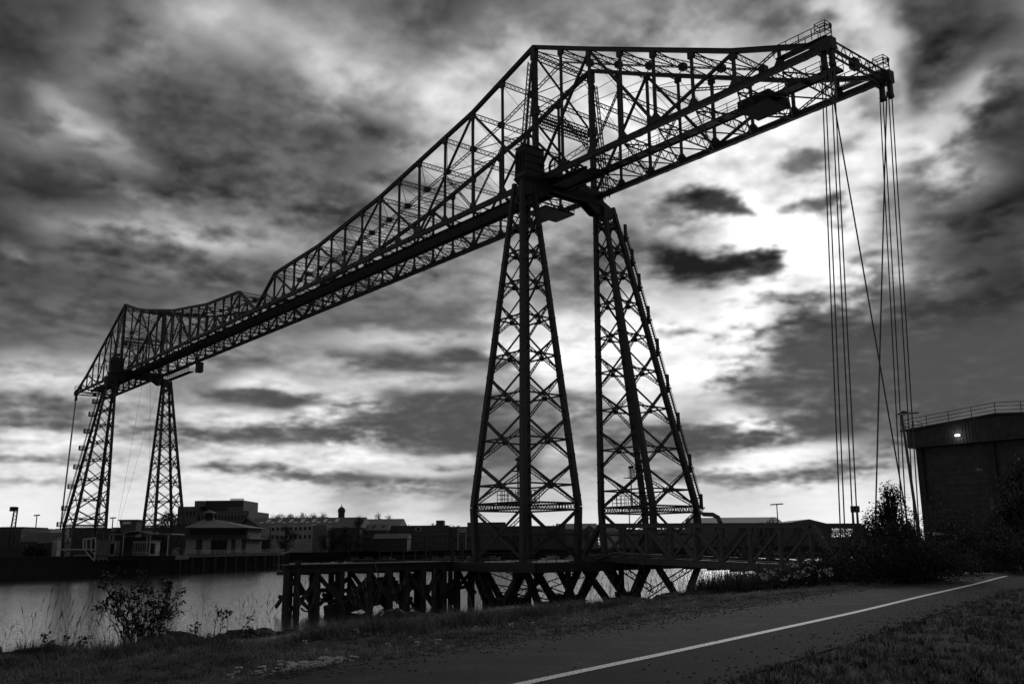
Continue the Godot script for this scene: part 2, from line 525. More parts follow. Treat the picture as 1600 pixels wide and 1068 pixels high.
# one plane of truss from a tower outwards
func truss_run(root: Node, x0: float, dir: float, offs: Array, keys: Array, z: float) -> void:
	var n := offs.size() - 1
	var last_top: int = keys[-1][0] if keys[-1][1] > 0.1 else keys[-2][0]
	var X := []
	var T := []
	for i in n + 1:
		X.append(x0 + dir * offs[i])
		T.append(top_height(offs, i, keys) if i <= last_top else lerpf(keys[-1][1] if keys[-1][1] > 0.1 else keys[-2][1], 0.0, (offs[i] - offs[last_top]) / (offs[n] - offs[last_top])))
	var bottom := Shape.new()
	bottom.bar(pt(X[0], 0, z), pt(X[n], 0, z), 0.46, 0.56)
	bottom.bar(pt(X[0], 0.3, z), pt(X[n], 0.3, z), 0.6, 0.05)
	bottom.bar(pt(X[0], -0.3, z), pt(X[n], -0.3, z), 0.6, 0.05)
	for i in n:                                             # splice plates
		var xm: float = lerpf(X[i], X[i + 1], 0.5)
		bottom.box(pt(xm - 0.35, -0.34, z - 0.33), pt(xm + 0.35, 0.27, z + 0.33))
	obj("bottom_chord", bottom, M.steel, root)
	var top := Shape.new()
	for i in n:
		top.bar(pt(X[i], T[i], z), pt(X[i + 1], T[i + 1], z), 0.5, 0.46)
		top.bar(pt(X[i], T[i] + 0.25, z), pt(X[i + 1], T[i + 1] + 0.25, z), 0.66, 0.05)
	obj("top_chord", top, M.steel, root)
	for i in range(1, n):
		var hv: float = T[i]
		var heavy := 0.34 if i % 4 == 2 or i % 4 == 0 else 0.28
		obj("vertical_post", one_bar(pt(X[i], 0.3, z), pt(X[i], hv - 0.2, z), 0.32, heavy, Vector3.RIGHT), M.steel, root)
		# gusset plates: a wide trapezium at main nodes, haunches at the others
		var gw: float = minf(0.8, hv * 0.3) if i % 4 != 0 else minf(1.1, hv * 0.3)
		var g := Shape.new()
		var a := pt(X[i] - gw, 0.28, z)
		var b := pt(X[i] + gw, 0.28, z)
		var c := pt(X[i] + 0.22, 0.28 + gw * 1.1, z)
		var d := pt(X[i] - 0.22, 0.28 + gw * 1.1, z)
		var o := Vector3(0, 0, 0.19)
		g.quad(a + o, b + o, c + o, d + o)
		g.quad(b - o, a - o, d - o, c - o)
		g.quad(b + o, b - o, c - o, c + o)
		g.quad(a - o, a + o, d + o, d - o)
		obj("gusset_plate", g, M.steel, root)
		if hv > 2.5:
			obj("top_gusset", one_box(pt(X[i] - 0.45, hv - 0.95, z - 0.19), pt(X[i] + 0.45, hv - 0.2, z + 0.19)), M.steel, root)
	for k in range(0, n, 4):
		var b0 := pt(X[k], 0.2, z)
		var t2 := pt(X[k + 2], T[k + 2] - 0.2, z)
		var b4 := pt(X[k + 4], 0.2, z)
		obj("diagonal_brace", one_bar(b0, t2, 0.26, 0.36, Vector3.BACK.cross(b0.direction_to(t2))), M.steel, root)
		if k + 2 < last_top:
			obj("diagonal_brace", one_bar(t2, b4, 0.26, 0.36, Vector3.BACK.cross(b4.direction_to(t2))), M.steel, root)
		elif n == 8:
			pass
		# half-panel braces from the middle of each diagonal down to the node between them
		var m1 := b0.lerp(t2, (offs[k + 1] - offs[k]) / (offs[k + 2] - offs[k]))
		var m3 := t2.lerp(b4, (offs[k + 3] - offs[k + 2]) / (offs[k + 4] - offs[k + 2]))
		var bm := pt(X[k + 2], 0.2, z)
		for q in [m1, m3]:
			if q.y - bm.y < 0.8: continue
			var s := Shape.new()
			var ax: Vector3 = (bm - q).cross(Vector3.BACK).normalized() * 0.3
			s.lattice(q, bm, ax, maxi(4, int(q.distance_to(bm) / 0.55)), 0.11, 0.06, false)
			obj("half_brace", s, M.steel, root)

# lattice work between the two planes
func frames_run(root: Node, x0: float, dir: float, offs: Array, keys: Array) -> void:
	var n := offs.size() - 1
	var last_top: int = keys[-1][0] if keys[-1][1] > 0.1 else keys[-2][0]
	var zr := -WIDE
	var zm := -WIDE * 0.5
	for i in range(1, n + 1):
		var x: float = x0 + dir * offs[i]
		var h := top_height(offs, i, keys) if i <= last_top else lerpf(keys[-2][1] if keys[-1][1] < 0.1 else keys[-1][1], 0.0, (offs[i] - offs[last_top]) / (offs[n] - offs[last_top]))
		var slope: float = (top_height(offs, mini(i + 1, last_top), keys) - top_height(offs, mini(i, last_top) - 1, keys))
		if h > 1.5 and i <= last_top:
			var s := Shape.new()
			s.lattice(pt(x, h - 0.35, -0.4), pt(x, h - 0.35, zr + 0.4), Vector3(0, 0.7, 0), 13, 0.11, 0.07)
			s.box(pt(x - 0.4, h - 0.75, zm - 0.4), pt(x + 0.4, h + 0.02, zm + 0.4))
			obj("top_cross_strut", s, M.steel, root)
		if h > 7.5:
			var s := Shape.new()
			s.lattice(pt(x, h * 0.5, -0.3), pt(x, h * 0.5, zr + 0.3), Vector3(0, 0.55, 0), 15, 0.1, 0.06)
			obj("middle_cross_strut", s, M.steel, root)
			var rods := Shape.new()
			rods.tube(pt(x, h - 0.8, -0.2), pt(x, h * 0.5, zr + 0.3), 0.04, -1.0, 4)
			rods.tube(pt(x, h - 0.8, zr + 0.2), pt(x, h * 0.5, -0.3), 0.04, -1.0, 4)
			rods.tube(pt(x, h * 0.5, -0.2), pt(x, 1.0, zr + 0.3), 0.04, -1.0, 4)
			obj("sway_rods", rods, M.steel, root)
		# floor beam: a deep open lattice hung between the bottom chords
		var f := Shape.new()
		f.lattice(pt(x, 0.15, -0.4), pt(x, 0.15, zr + 0.4), Vector3(0, 1.15, 0), 14, 0.14, 0.1, false)
		obj("floor_beam", f, M.steel, root)
		# flat bracing in the plane of the bottom chords and of the top chords
		var px: float = x0 + dir * offs[i - 1]
		var w := Shape.new()
		w.bar(pt(px, -0.35, -0.4), pt(x, -0.35, zr + 0.4), 0.16, 0.12)
		w.bar(pt(px, -0.35, zr + 0.4), pt(x, -0.35, -0.4), 0.16, 0.12)
		obj("floor_brace", w, M.steel, root)
		if i <= last_top:
			var hp := top_height(offs, i - 1, keys)
			var c := Shape.new()
			var a := pt(px, hp - 0.4, zm)
			var b := pt(x, h - 0.4, zm)
			c.lattice(a, b, Vector3(0, 0, 0.55), 8, 0.1, 0.06)
			c.bar(pt(px, hp - 0.5, -0.3), pt(x, h - 0.5, zm), 0.1, 0.1)
			c.bar(pt(px, hp - 0.5, zr + 0.3), pt(x, h - 0.5, zm), 0.1, 0.1)
			obj("top_brace", c, M.steel, root)

func trestle(root: Node, x0: float, zc_top: float, zc_knee: float, zc_foot: float, half_z: float, knee: float, stairs: int, stair_x := 1.0) -> void:
	var t := sub("trestle", root)
	var top_y := 54.6
	var kx := 4.87
	var tx := 0.78
	var corner := func(sx: float, sz: float, y: float) -> Vector3:
		if y <= knee:
			var f := (y - DECK) / (knee - DECK)
			return Vector3(x0 + sx * lerpf(4.55, kx, f), y, lerpf(zc_foot, zc_knee, f) + sz * lerpf(half_z - 0.1, half_z, f))
		var g := (y - knee) / (top_y - knee)
		return Vector3(x0 + sx * lerpf(kx, tx, g), y, lerpf(zc_knee, zc_top, g) + sz * lerpf(half_z, 0.95, g))
	var quads := [[-1, 1], [1, 1], [1, -1], [-1, -1]]     # anticlockwise from above: near-left, near-right, far-right, far-left
	for q in quads:
		var s := Shape.new()
		var a: Vector3 = corner.call(q[0], q[1], DECK)
		var b: Vector3 = corner.call(q[0], q[1], knee)
		var c: Vector3 = corner.call(q[0], q[1], top_y)
		s.bar(a, b, 0.7, 0.7, Vector3.BACK)
		s.bar(b, c, 0.7, 0.7, Vector3.BACK, 0.54, 0.54)
		s.box(a - Vector3(0.75, 0.25, 0.75), a + Vector3(0.75, 0.1, 0.75))
		for k in 17:                                        # splice bands
			var p := b.lerp(c, (k + 0.5) / 17.0)
			var e := b.lerp(c, (k + 0.5) / 17.0 + 0.005)
			s.bar(p, e, 0.76 - 0.009 * k, 0.76 - 0.009 * k, Vector3.BACK)
		obj("leg", s, M.steel, t)
	var levels := [DECK, knee, 17.5, 23.25, 28.6, 33.7, 38.35, 43.05, 46.65, 50.25, 53.65]
	for k in levels.size() - 1:
		var lo: float = levels[k]
		var hi: float = levels[k + 1]
		for f in 4:
			var q0: Array = quads[f]
			var q1: Array = quads[(f + 1) % 4]
			var pad := minf(0.3, (hi - lo) * 0.05)
			var a: Vector3 = corner.call(q0[0], q0[1], lo + pad)
			var b: Vector3 = corner.call(q1[0], q1[1], hi - pad)
			var c: Vector3 = corner.call(q1[0], q1[1], lo + pad)
			var d: Vector3 = corner.call(q0[0], q0[1], hi - pad)
			var face := (c - a).cross(d - a).normalized()
			var wide := clampf(a.distance_to(c) * 0.045, 0.2, 0.36)
			var width := a.distance_to(c)
			if width > 1.9:
				for e in [[a, b], [c, d]]:
					var s := Shape.new()
					# a solid flange outside, laced angles behind it
					s.bar(e[0] + face * 0.12, e[1] + face * 0.12, 0.05, wide, face.cross(e[1] - e[0]).normalized())
					var ax: Vector3 = face.cross(e[1] - e[0]).normalized() * wide
					if f >= 2:
						s = Shape.new()
						s.lattice(e[0], e[1], ax, maxi(5, int(e[0].distance_to(e[1]) / 0.5)), 0.11, 0.06, false)
					obj("cross_brace", s, M.steel, t)
				var mid_y := lo + (hi - lo) * 0.5 - 0.1
				var h0: Vector3 = corner.call(q0[0], q0[1], mid_y)
				var h1: Vector3 = corner.call(q1[0], q1[1], mid_y)
				var hs := Shape.new()
				hs.bar(h0, h1, 0.16, 0.2)
				hs.box(h0.lerp(h1, 0.5) - Vector3(0.24, 0.26, 0.24), h0.lerp(h1, 0.5) + Vector3(0.24, 0.26, 0.24))
				obj("horizontal_strut", hs, M.steel, t)
	# girders at the knee, and a cap under the trusses
	for f in 4:
		var a: Vector3 = corner.call(quads[f][0], quads[f][1], knee)
		var b: Vector3 = corner.call(quads[(f + 1) % 4][0], quads[(f + 1) % 4][1], knee)
		var s := Shape.new()
		s.lattice(a, b, Vector3(0, 0.8, 0), 18, 0.2, 0.08)
		s.bar(a + Vector3(0, 0.42, 0), b + Vector3(0, 0.42, 0), 0.5, 0.05)
		obj("knee_girder", s, M.steel, t)
	var cap := Shape.new()
	var lean := zc_top + (1.4 if zc_top < -5.0 else -1.4)       # the head leans in under its truss
	for e in [[52.9, 54.0, 0.95, 1.15, zc_top, zc_top], [54.0, 55.2, 1.1, 0.75, zc_top, lean]]:
		var lo := []
		var hi := []
		for q in quads:
			lo.append(Vector3(x0 + q[0] * e[2], e[0], e[4] + q[1] * e[2]))
			hi.append(Vector3(x0 + q[0] * e[3], e[1], e[5] + q[1] * e[3]))
		cap.hexa(lo + hi)
	obj("bearing_block", cap, M.steel, t)
	# stairs zigzagging up the outer face, with a caged landing at each level
	if stairs != 0:
		var out := Vector3(0, 0, 1) if stairs > 0 else Vector3(0, 0, -1)
		var prev := Vector3.ZERO
		for k in range(1, levels.size() - 1):
			var y: float = levels[k] + 0.2
			var edge: Vector3 = (corner.call(stair_x, float(stairs), y) as Vector3) + out * 0.75 + Vector3(stair_x * (0.35 if stairs > 0 else 0.05), 0, 0)
			var sx := 0.75 if stairs > 0 else 0.5
			var s := Shape.new()
			s.box(edge + Vector3(-sx, -0.1, -0.9), edge + Vector3(sx if stairs > 0 else 0.1, 0.1, 0.9))
			if stairs < 0: s.box(edge + Vector3(sx - 0.5, -0.7, -0.35), edge + Vector3(sx - 0.25, 1.9, 0.1))
			if stairs > 0: s.rail([edge + Vector3(-sx, 0, 0.9), edge + Vector3(sx, 0, 0.9), edge + Vector3(sx, 0, -0.9), edge + Vector3(-sx, 0, -0.9), edge + Vector3(-sx, 0, 0.9)], 1.15, 3, 0.035, 0.3)
			obj("stair_landing", s, M.steel, t)
			if k > 1:
				var st := Shape.new()
				for o in [-0.4, 0.4]:
					st.bar(prev + Vector3(o, 0, 0), edge + Vector3(o, 0, 0), 0.08, 0.25)
					st.bar(prev + Vector3(o, 1.0, 0), edge + Vector3(o, 1.0, 0), 0.05, 0.05)
				var steps := int(prev.distance_to(edge) / 0.35)
				for j in steps:
					var p := prev.lerp(edge, float(j) / steps)
					st.box(p + Vector3(-0.4, -0.03, -0.12), p + Vector3(0.4, 0.03, 0.12))
				obj("stair_flight", st, M.steel, t)
			prev = edge

func cabin(root: Node, x0: float, dirx: float) -> void:
	# boarded engine house wrapped round the near truss post above the trestle
	var lo := Vector3(x0 - 1.1, CHORD - 0.3, -0.6)
	var hi := Vector3(x0 + 1.1, CHORD + 4.1, 2.9)
	var s := Shape.new()
	s.hexa([Vector3(lo.x, lo.y, hi.z), Vector3(hi.x, lo.y, hi.z), Vector3(hi.x, lo.y, lo.z), Vector3(lo.x, lo.y, lo.z),
		Vector3(lo.x + 0.1, hi.y, hi.z - 0.2), Vector3(hi.x - 0.1, hi.y, hi.z - 0.2), Vector3(hi.x - 0.1, hi.y, lo.z), Vector3(lo.x + 0.1, hi.y, lo.z)])
	s.hexa([Vector3(lo.x + 0.5, lo.y - 1.4, hi.z - 0.9), Vector3(hi.x - 0.5, lo.y - 1.4, hi.z - 0.9), Vector3(hi.x - 0.5, lo.y - 1.4, lo.z), Vector3(lo.x + 0.5, lo.y - 1.4, lo.z),
		Vector3(lo.x - 0.15, lo.y + 0.15, hi.z + 0.15), Vector3(hi.x + 0.15, lo.y + 0.15, hi.z + 0.15), Vector3(hi.x + 0.15, lo.y + 0.15, lo.z), Vector3(lo.x - 0.15, lo.y + 0.15, lo.z)])
	var cab := obj("engine_house", s, M.steel, root)
	var roof := Shape.new()
	roof.box(Vector3(lo.x - 0.05, hi.y, lo.z - 0.1), Vector3(hi.x + 0.05, hi.y + 0.12, hi.z - 0.05))
	obj("roof", roof, M.steel, cab)
	for k in 3:
		var b := Shape.new()
		var y := lo.y + 1.15 + k * 1.05
		b.box(Vector3(hi.x - 0.02 - 0.03 * k, y, lo.z - 0.05), Vector3(hi.x + 0.1 - 0.03 * k, y + 0.14, hi.z + 0.05 - 0.05 * k))
		obj("board_batten", b, M.steel, cab)
	for k in 3:
		obj("window_pane", one_box(Vector3(lo.x + 0.2 + k * 0.65, lo.y + 0.8, hi.z - 0.1), Vector3(lo.x + 0.65 + k * 0.65, hi.y - 0.6, hi.z + 0.02)), M.glass_dark, cab)

func tower_post(root: Node, x0: float, z: float, out: float) -> void:
	var s := Shape.new()
	s.bar(pt(x0, 0.2, z), pt(x0, 19.4, z), 0.66, 0.66, Vector3.RIGHT)
	for k in 12: s.box(pt(x0 - 0.37, 1.4 + k * 1.5, z - 0.37), pt(x0 + 0.37, 1.5 + k * 1.5, z + 0.37))
	s.box(pt(x0 - 0.45, 17.9, z - 0.4), pt(x0 + 0.45, 19.9, z + 0.4))
	s.box(pt(x0 - 0.6, 9.5, z - 0.36), pt(x0 + 0.6, 10.8, z + 0.36))
	obj("tower_post", s, M.steel, root)
	for e in [[-0.45, 0.45], [0.45, 0.45]]:
		var l := Shape.new()
		l.lattice(pt(x0 + e[0], 17.5, z + 0.5 * out), pt(x0 + e[0], 0.6, z + 2.4 * out), Vector3(0, 0, 0.5), 22, 0.12, 0.07)
		obj("raking_strut", l, M.steel, root)

func portal(root: Node, x0: float) -> void:
	# cross frames between the two tower posts
	for y in [18.7, 9.8, 8.7]:
		var s := Shape.new()
		s.lattice(pt(x0 - 0.4, y, -0.5), pt(x0 - 0.4, y, -WIDE + 0.5), Vector3(0, 0.9, 0), 14, 0.13, 0.07)
		s.lattice(pt(x0 + 0.4, y, -0.5), pt(x0 + 0.4, y, -WIDE + 0.5), Vector3(0, 0.9, 0), 14, 0.13, 0.07)
		obj("portal_girder", s, M.steel, root)
	for e in [[18.2, 10.4], [8.2, 0.8]]:
		for k in 2:
			var s := Shape.new()
			var za := -0.6 if k == 0 else -WIDE + 0.6
			var zb := -WIDE + 0.6 if k == 0 else -0.6
			s.lattice(pt(x0, e[0], za), pt(x0, e[1], zb), Vector3(0, 0.55, 0.35), 12, 0.12, 0.07, false)
			obj("portal_brace", s, M.steel, root)
	# heavy arched cross girder at deck level of the trusses, over the trestles
	var g := Shape.new()
	g.box(pt(x0 - 0.9, -1.2, -WIDE - 1.0), pt(x0 - 0.5, 0.9, 1.0))
	g.box(pt(x0 + 0.5, -1.2, -WIDE - 1.0), pt(x0 + 0.9, 0.9, 1.0))
	for z in [0.0, -WIDE]:
		var inn := -1.0 if z == 0.0 else 1.0
		for sx in [-0.7, 0.7]:
			g.hexa([pt(x0 + sx - 0.1, -2.5, z + 0.4), pt(x0 + sx + 0.1, -2.5, z + 0.4), pt(x0 + sx + 0.1, -2.5, z - 0.4), pt(x0 + sx - 0.1, -2.5, z - 0.4),
				pt(x0 + sx - 0.1, -1.2, z + 0.6 + maxf(inn, 0.0) * 1.8), pt(x0 + sx + 0.1, -1.2, z + 0.6 + maxf(inn, 0.0) * 1.8), pt(x0 + sx + 0.1, -1.2, z - 0.6 + minf(inn, 0.0) * 1.8), pt(x0 + sx - 0.1, -1.2, z - 0.6 + minf(inn, 0.0) * 1.8)])
	obj("tower_cross_girder", g, M.steel_dark, root)

func build_bridge() -> void:
	SPAN_AT = run_of([28.68, 23.96, 19.94, 17.42])
	ARM_AT = run_of([21.76, 23.06])
	var span_keys := [[0, 19.83], [2, 15.38], [6, 9.96], [10, 6.97], [14, 5.92]]
	var arm_keys := [[0, 19.83], [2, 14.71], [6, 4.44], [8, 0.0]]
	var b := thing("transporter_bridge", "great dark steel transporter bridge with lattice towers crossing the whole river", "bridge")
	for z in [0.0, -WIDE]:
		var t := sub("main_truss", b)
		for x0 in [0.0, -180.0]:
			var inward := -1.0 if x0 == 0.0 else 1.0
			truss_run(t, x0, inward, SPAN_AT, span_keys, z)
			truss_run(t, x0, -inward, ARM_AT, arm_keys, z)
			tower_post(t, x0, z, 1.0 if z == 0.0 else -1.0)
	for x0 in [0.0, -180.0]:
		var inward := -1.0 if x0 == 0.0 else 1.0
		var f := sub("cross_bracing", b)
		frames_run(f, x0, inward, SPAN_AT, span_keys)
		frames_run(f, x0, -inward, ARM_AT, arm_keys)
		portal(f, x0)
		cabin(b, x0, 1.0)
	trestle(b, 0.0, 2.17, 2.55, 2.53, 4.4, 12.0, 0)
	trestle(b, 0.0, -12.8, -19.7, -19.7, 4.4, 12.0, -1)
	trestle(b, -180.0, 2.2, 5.9, 5.9, 4.0, 13.2, 1, -1.0)
	trestle(b, -180.0, -13.1, -15.0, -15.0, 4.0, 13.2, 0)
	# the carriage way slung between the trusses: two plate girders under a boarded walk
	var x_from := -214.0
	var x_to := 8.0
	for z in [-1.8, -4.5]:
		var g := Shape.new()
		g.box(pt(x_from, -0.75, z - 0.12), pt(x_to, -0.15, z + 0.12))
		g.box(pt(x_from, -0.8, z - 0.25), pt(x_to, -0.75, z + 0.25))
		g.box(pt(x_from, -0.15, z - 0.25), pt(x_to, -0.1, z + 0.25))
		var k := x_from
		while k < x_to:
			g.box(pt(k, -0.75, z - 0.2), pt(k + 0.08, -0.15, z + 0.2))
			k += 1.6
		obj("track_girder", g, M.steel_dark, b)
	var walk := Shape.new()
	var xk := x_from
	while xk < x_to:
		walk.box(pt(xk, -0.62, -4.35), pt(xk + 1.5, -0.52, -2.0))
		xk += 1.56
	obj("boarded_walk", walk, M.steel_dark, b)
	var wr := Shape.new()
	wr.rail([pt(x_from, -0.1, -4.5), pt(x_to, -0.1, -4.5)], 1.1, 2, 0.03, 1.6)
	obj("walk_railing", wr, M.steel, b)
	# narrow walkway and machinery box out on the near arm
	var nw := Shape.new()
	nw.box(pt(8.0, -0.2, -5.4), pt(43.0, -0.05, -4.0))
	nw.bar(pt(8.0, -0.2, -3.95), pt(43.0, -0.2, -3.95), 0.1, 0.2)
	nw.bar(pt(8.0, -0.2, -5.45), pt(43.0, -0.2, -5.45), 0.1, 0.2)
	for z in [-3.95, -5.45]: nw.rail([pt(10.0, -0.05, z), pt(43.0, -0.05, z)], 1.15, 2, 0.03, 1.7)
	obj("arm_walkway", nw, M.steel, b)
	var ball := Shape.new()
	ball.box(pt(30.8, -0.7, -7.4), pt(35.0, 0.5, -3.6))
	ball.box(pt(32.0, 0.5, -6.3), pt(34.0, 1.0, -4.5))
	obj("ballast_box", ball, M.steel_dark, b)
	# landings under the trusses at the near tower
	var lp := Shape.new()
	lp.box(pt(-7.0, -1.9, -9.8), pt(-3.0, -1.6, -4.2))
	lp.rail([pt(-7.0, -1.6, -9.8), pt(-3.0, -1.6, -9.8), pt(-3.0, -1.6, -4.2)], 1.15, 3, 0.03, 1.2)
	obj("inspection_platform", lp, M.steel, b)
	for x0 in [0.0, -180.0]:
		var wh := Shape.new()                                # winding wheels on the tower cross frame
		for k in 3:
			var c := pt(x0 + 1.6, 2.2, -2.0 - k * 2.2)
			for j in 14:
				var a0 := TAU * j / 14
				var a1 := TAU * (j + 1) / 14
				wh.bar(c + Vector3(cos(a0), sin(a0), 0) * 1.1, c + Vector3(cos(a1), sin(a1), 0) * 1.1, 0.3, 0.2, Vector3.BACK)
			wh.bar(c - Vector3(1.1, 0, 0), c + Vector3(1.1, 0, 0), 0.1, 0.1)
			wh.bar(c - Vector3(0, 1.1, 0), c + Vector3(0, 1.1, 0), 0.1, 0.1, Vector3.RIGHT)
			wh.box(c + Vector3(-0.7, -2.0, -0.5), c + Vector3(0.7, -0.8, 0.5))
		obj("winding_gear", wh, M.steel_dark, b)
	# ends of the arms: nose boxes, end strut, small railed lookouts, anchor tackle and cables
	for e in [[44.82, 1.0], [-224.82, -1.0]]:
		var x: float = e[0]
		var d: float = e[1]
		var es := Shape.new()
		es.lattice(pt(x - d * 0.6, 0.0, -0.6), pt(x - d * 0.6, 0.0, -WIDE + 0.6), Vector3(0, 0.9, 0), 13, 0.16, 0.1, false)
		es.box(pt(x - d * 0.6 - 0.35, -0.5, -6.0), pt(x - d * 0.6 + 0.35, 0.6, -5.0))
		obj("end_strut", es, M.steel, b)
		for z in [0.0, -WIDE]:
			var nose := Shape.new()
			nose.box(pt(minf(x - d * 1.3, x + d * 0.5), -0.62, z - 0.5), pt(maxf(x - d * 1.3, x + d * 0.5), 0.7, z + 0.5))
			obj("nose_box", nose, M.steel, b)
			var lk := Shape.new()
			lk.box(pt(minf(x - d * 6.0, x), 0.9, z - 0.5), pt(maxf(x - d * 6.0, x), 0.97, z + 0.5))
			lk.rail([pt(x - d * 6.0, 1.05, z + 0.6), pt(x, 1.05, z + 0.6), pt(x, 1.05, z - 0.6), pt(x - d * 6.0, 1.05, z - 0.6)], 1.2, 2, 0.035, 1.5)
			if d > 0:
				lk.rail([pt(x - 1.2, 1.5, z + 0.5), pt(x, 1.5, z + 0.5), pt(x, 1.5, z - 0.5), pt(x - 1.2, 1.5, z - 0.5), pt(x - 1.2, 1.5, z + 0.5)], 1.1, 2, 0.03, 1.5)
				lk.box(pt(x + 0.03, 2.0, z - 0.4), pt(x + 0.22, 2.4, z - 0.2))
			obj("lookout_railing", lk, M.steel, b)
			var tk := Shape.new()
			for o in [-0.35, -0.1, 0.55, 0.8]:
				tk.box(pt(x - d * 0.5 + o - 0.09, -2.3, z - 0.25), pt(x - d * 0.5 + o + 0.09, -0.7, z + 0.25))
				tk.tube(pt(x - d * 0.5 + o - 0.1, -2.1, z), pt(x - d * 0.5 + o + 0.1, -2.1, z), 0.35, -1.0, 10)
			obj("anchor_tackle", tk, M.steel, b)
	for z in [0.0, -WIDE]:
		for o in [-0.45, -0.1, 0.55, 0.9]:
			var s := Shape.new()
			s.tube(pt(44.2 + o, -2.2, z), Vector3(42.1 + o * 1.3, 5.3, z), 0.06)
			obj("anchor_cable", s, M.cable, b)
			var s2 := Shape.new()
			s2.tube(pt(-224.3 + o * 0.5, -2.2, z), Vector3(-225.6 + o * 0.5, 5.0, z + 1.0), 0.16 if z == 0.0 else 0.07)
			obj("anchor_cable", s2, M.steel_pale if z == 0.0 else M.cable, b)
	for e in [[0.4, -WIDE, 42.6], [-WIDE, 0.0, 44.7]]:
		var s := Shape.new()
		s.tube(pt(44.6, -1.5, e[0]), Vector3(e[2], 5.3, e[1]), 0.07)
		obj("wind_cable", s, M.cable, b)
	var hung := Shape.new()                                 # painters' cradle below the far end of the span
	hung.box(pt(-150.0, -3.2, -11.6), pt(-148.0, -0.6, -10.2))
	hung.box(pt(-176.0, -1.6, -12.8), pt(-158.0, -1.4, -11.4))
	hung.rail([pt(-176.0, -1.4, -11.4), pt(-158.0, -1.4, -11.4)], 1.1, 2, 0.05, 1.5)
	obj("maintenance_cradle", hung, M.steel_dark, b)

# ---------------------------------------------------------------- near bank
var PATH_LEFT := [Vector2(86.0, 98.0), Vector2(81.0, 80.5), Vector2(78.5, 71.5), Vector2(77.3, 66.9), Vector2(75.9, 62.0), Vector2(74.3, 56.5), Vector2(72.3, 49.6), Vector2(69.2, 39.4), Vector2(67.0, 31.6), Vector2(63.9, 21.0), Vector2(58.0, 4.0)]
var PATH_LINE := [Vector2(89.0, 98.0), Vector2(84.2, 80.5), Vector2(81.6, 71.3), Vector2(80.5, 67.2), Vector2(79.4, 63.2), Vector2(77.75, 57.3), Vector2(75.6, 50.2), Vector2(73.2, 42.0), Vector2(70.7, 34.0), Vector2(67.1, 22.0), Vector2(61.4, 4.0)]
var PATH_RIGHT := [Vector2(91.2, 98.0), Vector2(86.3, 80.5), Vector2(83.6, 71.0), Vector2(82.4, 67.0), Vector2(81.25, 62.9), Vector2(79.5, 57.2), Vector2(77.3, 49.7), Vector2(75.0, 41.2), Vector2(72.9, 34.0), Vector2(69.6, 22.0), Vector2(64.5, 4.0)]
var hills: FastNoiseLite

func along(line: Array, z: float) -> float:                 # x of a line at a z (lines run from large z to small)
	for i in line.size() - 1:
		var a: Vector2 = line[i]
		var b: Vector2 = line[i + 1]
		if z <= a.y and z >= b.y:
			return lerpf(a.x, b.x, (z - a.y) / (b.y - a.y))
	return line[0].x if z > line[0].y else line[-1].x + (z - line[-1].y) * 0.3

func shore(z: float) -> float:                              # x of the crest of the bank
	var line := [Vector2(72.0, 130.0), Vector2(66.5, 90.0), Vector2(65.3, 76.0), Vector2(65.2, 70.0), Vector2(63.6, 65.5), Vector2(62.3, 61.0), Vector2(63.0, 56.0), Vector2(62.4, 51.0), Vector2(60.6, 45.0), Vector2(58.5, 36.0), Vector2(55.0, 26.0), Vector2(49.0, 14.0), Vector2(43.5, 4.0), Vector2(40.5, -10.0), Vector2(44.0, -40.0), Vector2(60.0, -110.0), Vector2(110.0, -200.0)]
	return along(line, z)

func ground_y(x: float, z: float) -> float:
	var s := x - shore(z) + 0.8 * hills.get_noise_2d(x * 3.0, z * 3.0)
	var y := 0.0
	if s < 0.0:
		y = 4.85 + s * 0.62
	else:
		y = 4.85 + 0.93 * smoothstep(0.0, 10.5, s)
	var pl := along(PATH_LEFT, z)
	var pr := along(PATH_RIGHT, z)
	var off := maxf(pl - x, x - pr)                         # metres outside the path
	var bumpy := smoothstep(0.1, 1.6, off)
	y += bumpy * (0.16 * hills.get_noise_2d(x * 2.2, z * 2.2) + 0.05 * hills.get_noise_2d(x * 9.0, z * 9.0))
	if off < 1.2: y = lerpf(5.775, y, smoothstep(0.0, 1.2, off))
	if x > pr: y += 0.05 * smoothstep(0.0, 0.5, x - pr) + 0.1 * smoothstep(0.5, 4.0, x - pr)
	if z > 2.0 and z < 27.0 and x > 56.0 and x < 112.0: y = lerpf(y, 5.76, smoothstep(0.0, 2.0, minf(minf(z - 2.0, 27.0 - z), x - 56.0)))
	return maxf(y, -3.0)

func spaced(knots: Array) -> PackedFloat32Array:           # [from, step, to, step, to ...]
	var out := PackedFloat32Array()
	var x: float = knots[0]
	var i := 1
	while i < knots.size():
		while x < knots[i + 1] - 1e-4:
			out.append(x)
			x += knots[i]
		x = knots[i + 1]
		i += 2
	out.append(x)
	return out

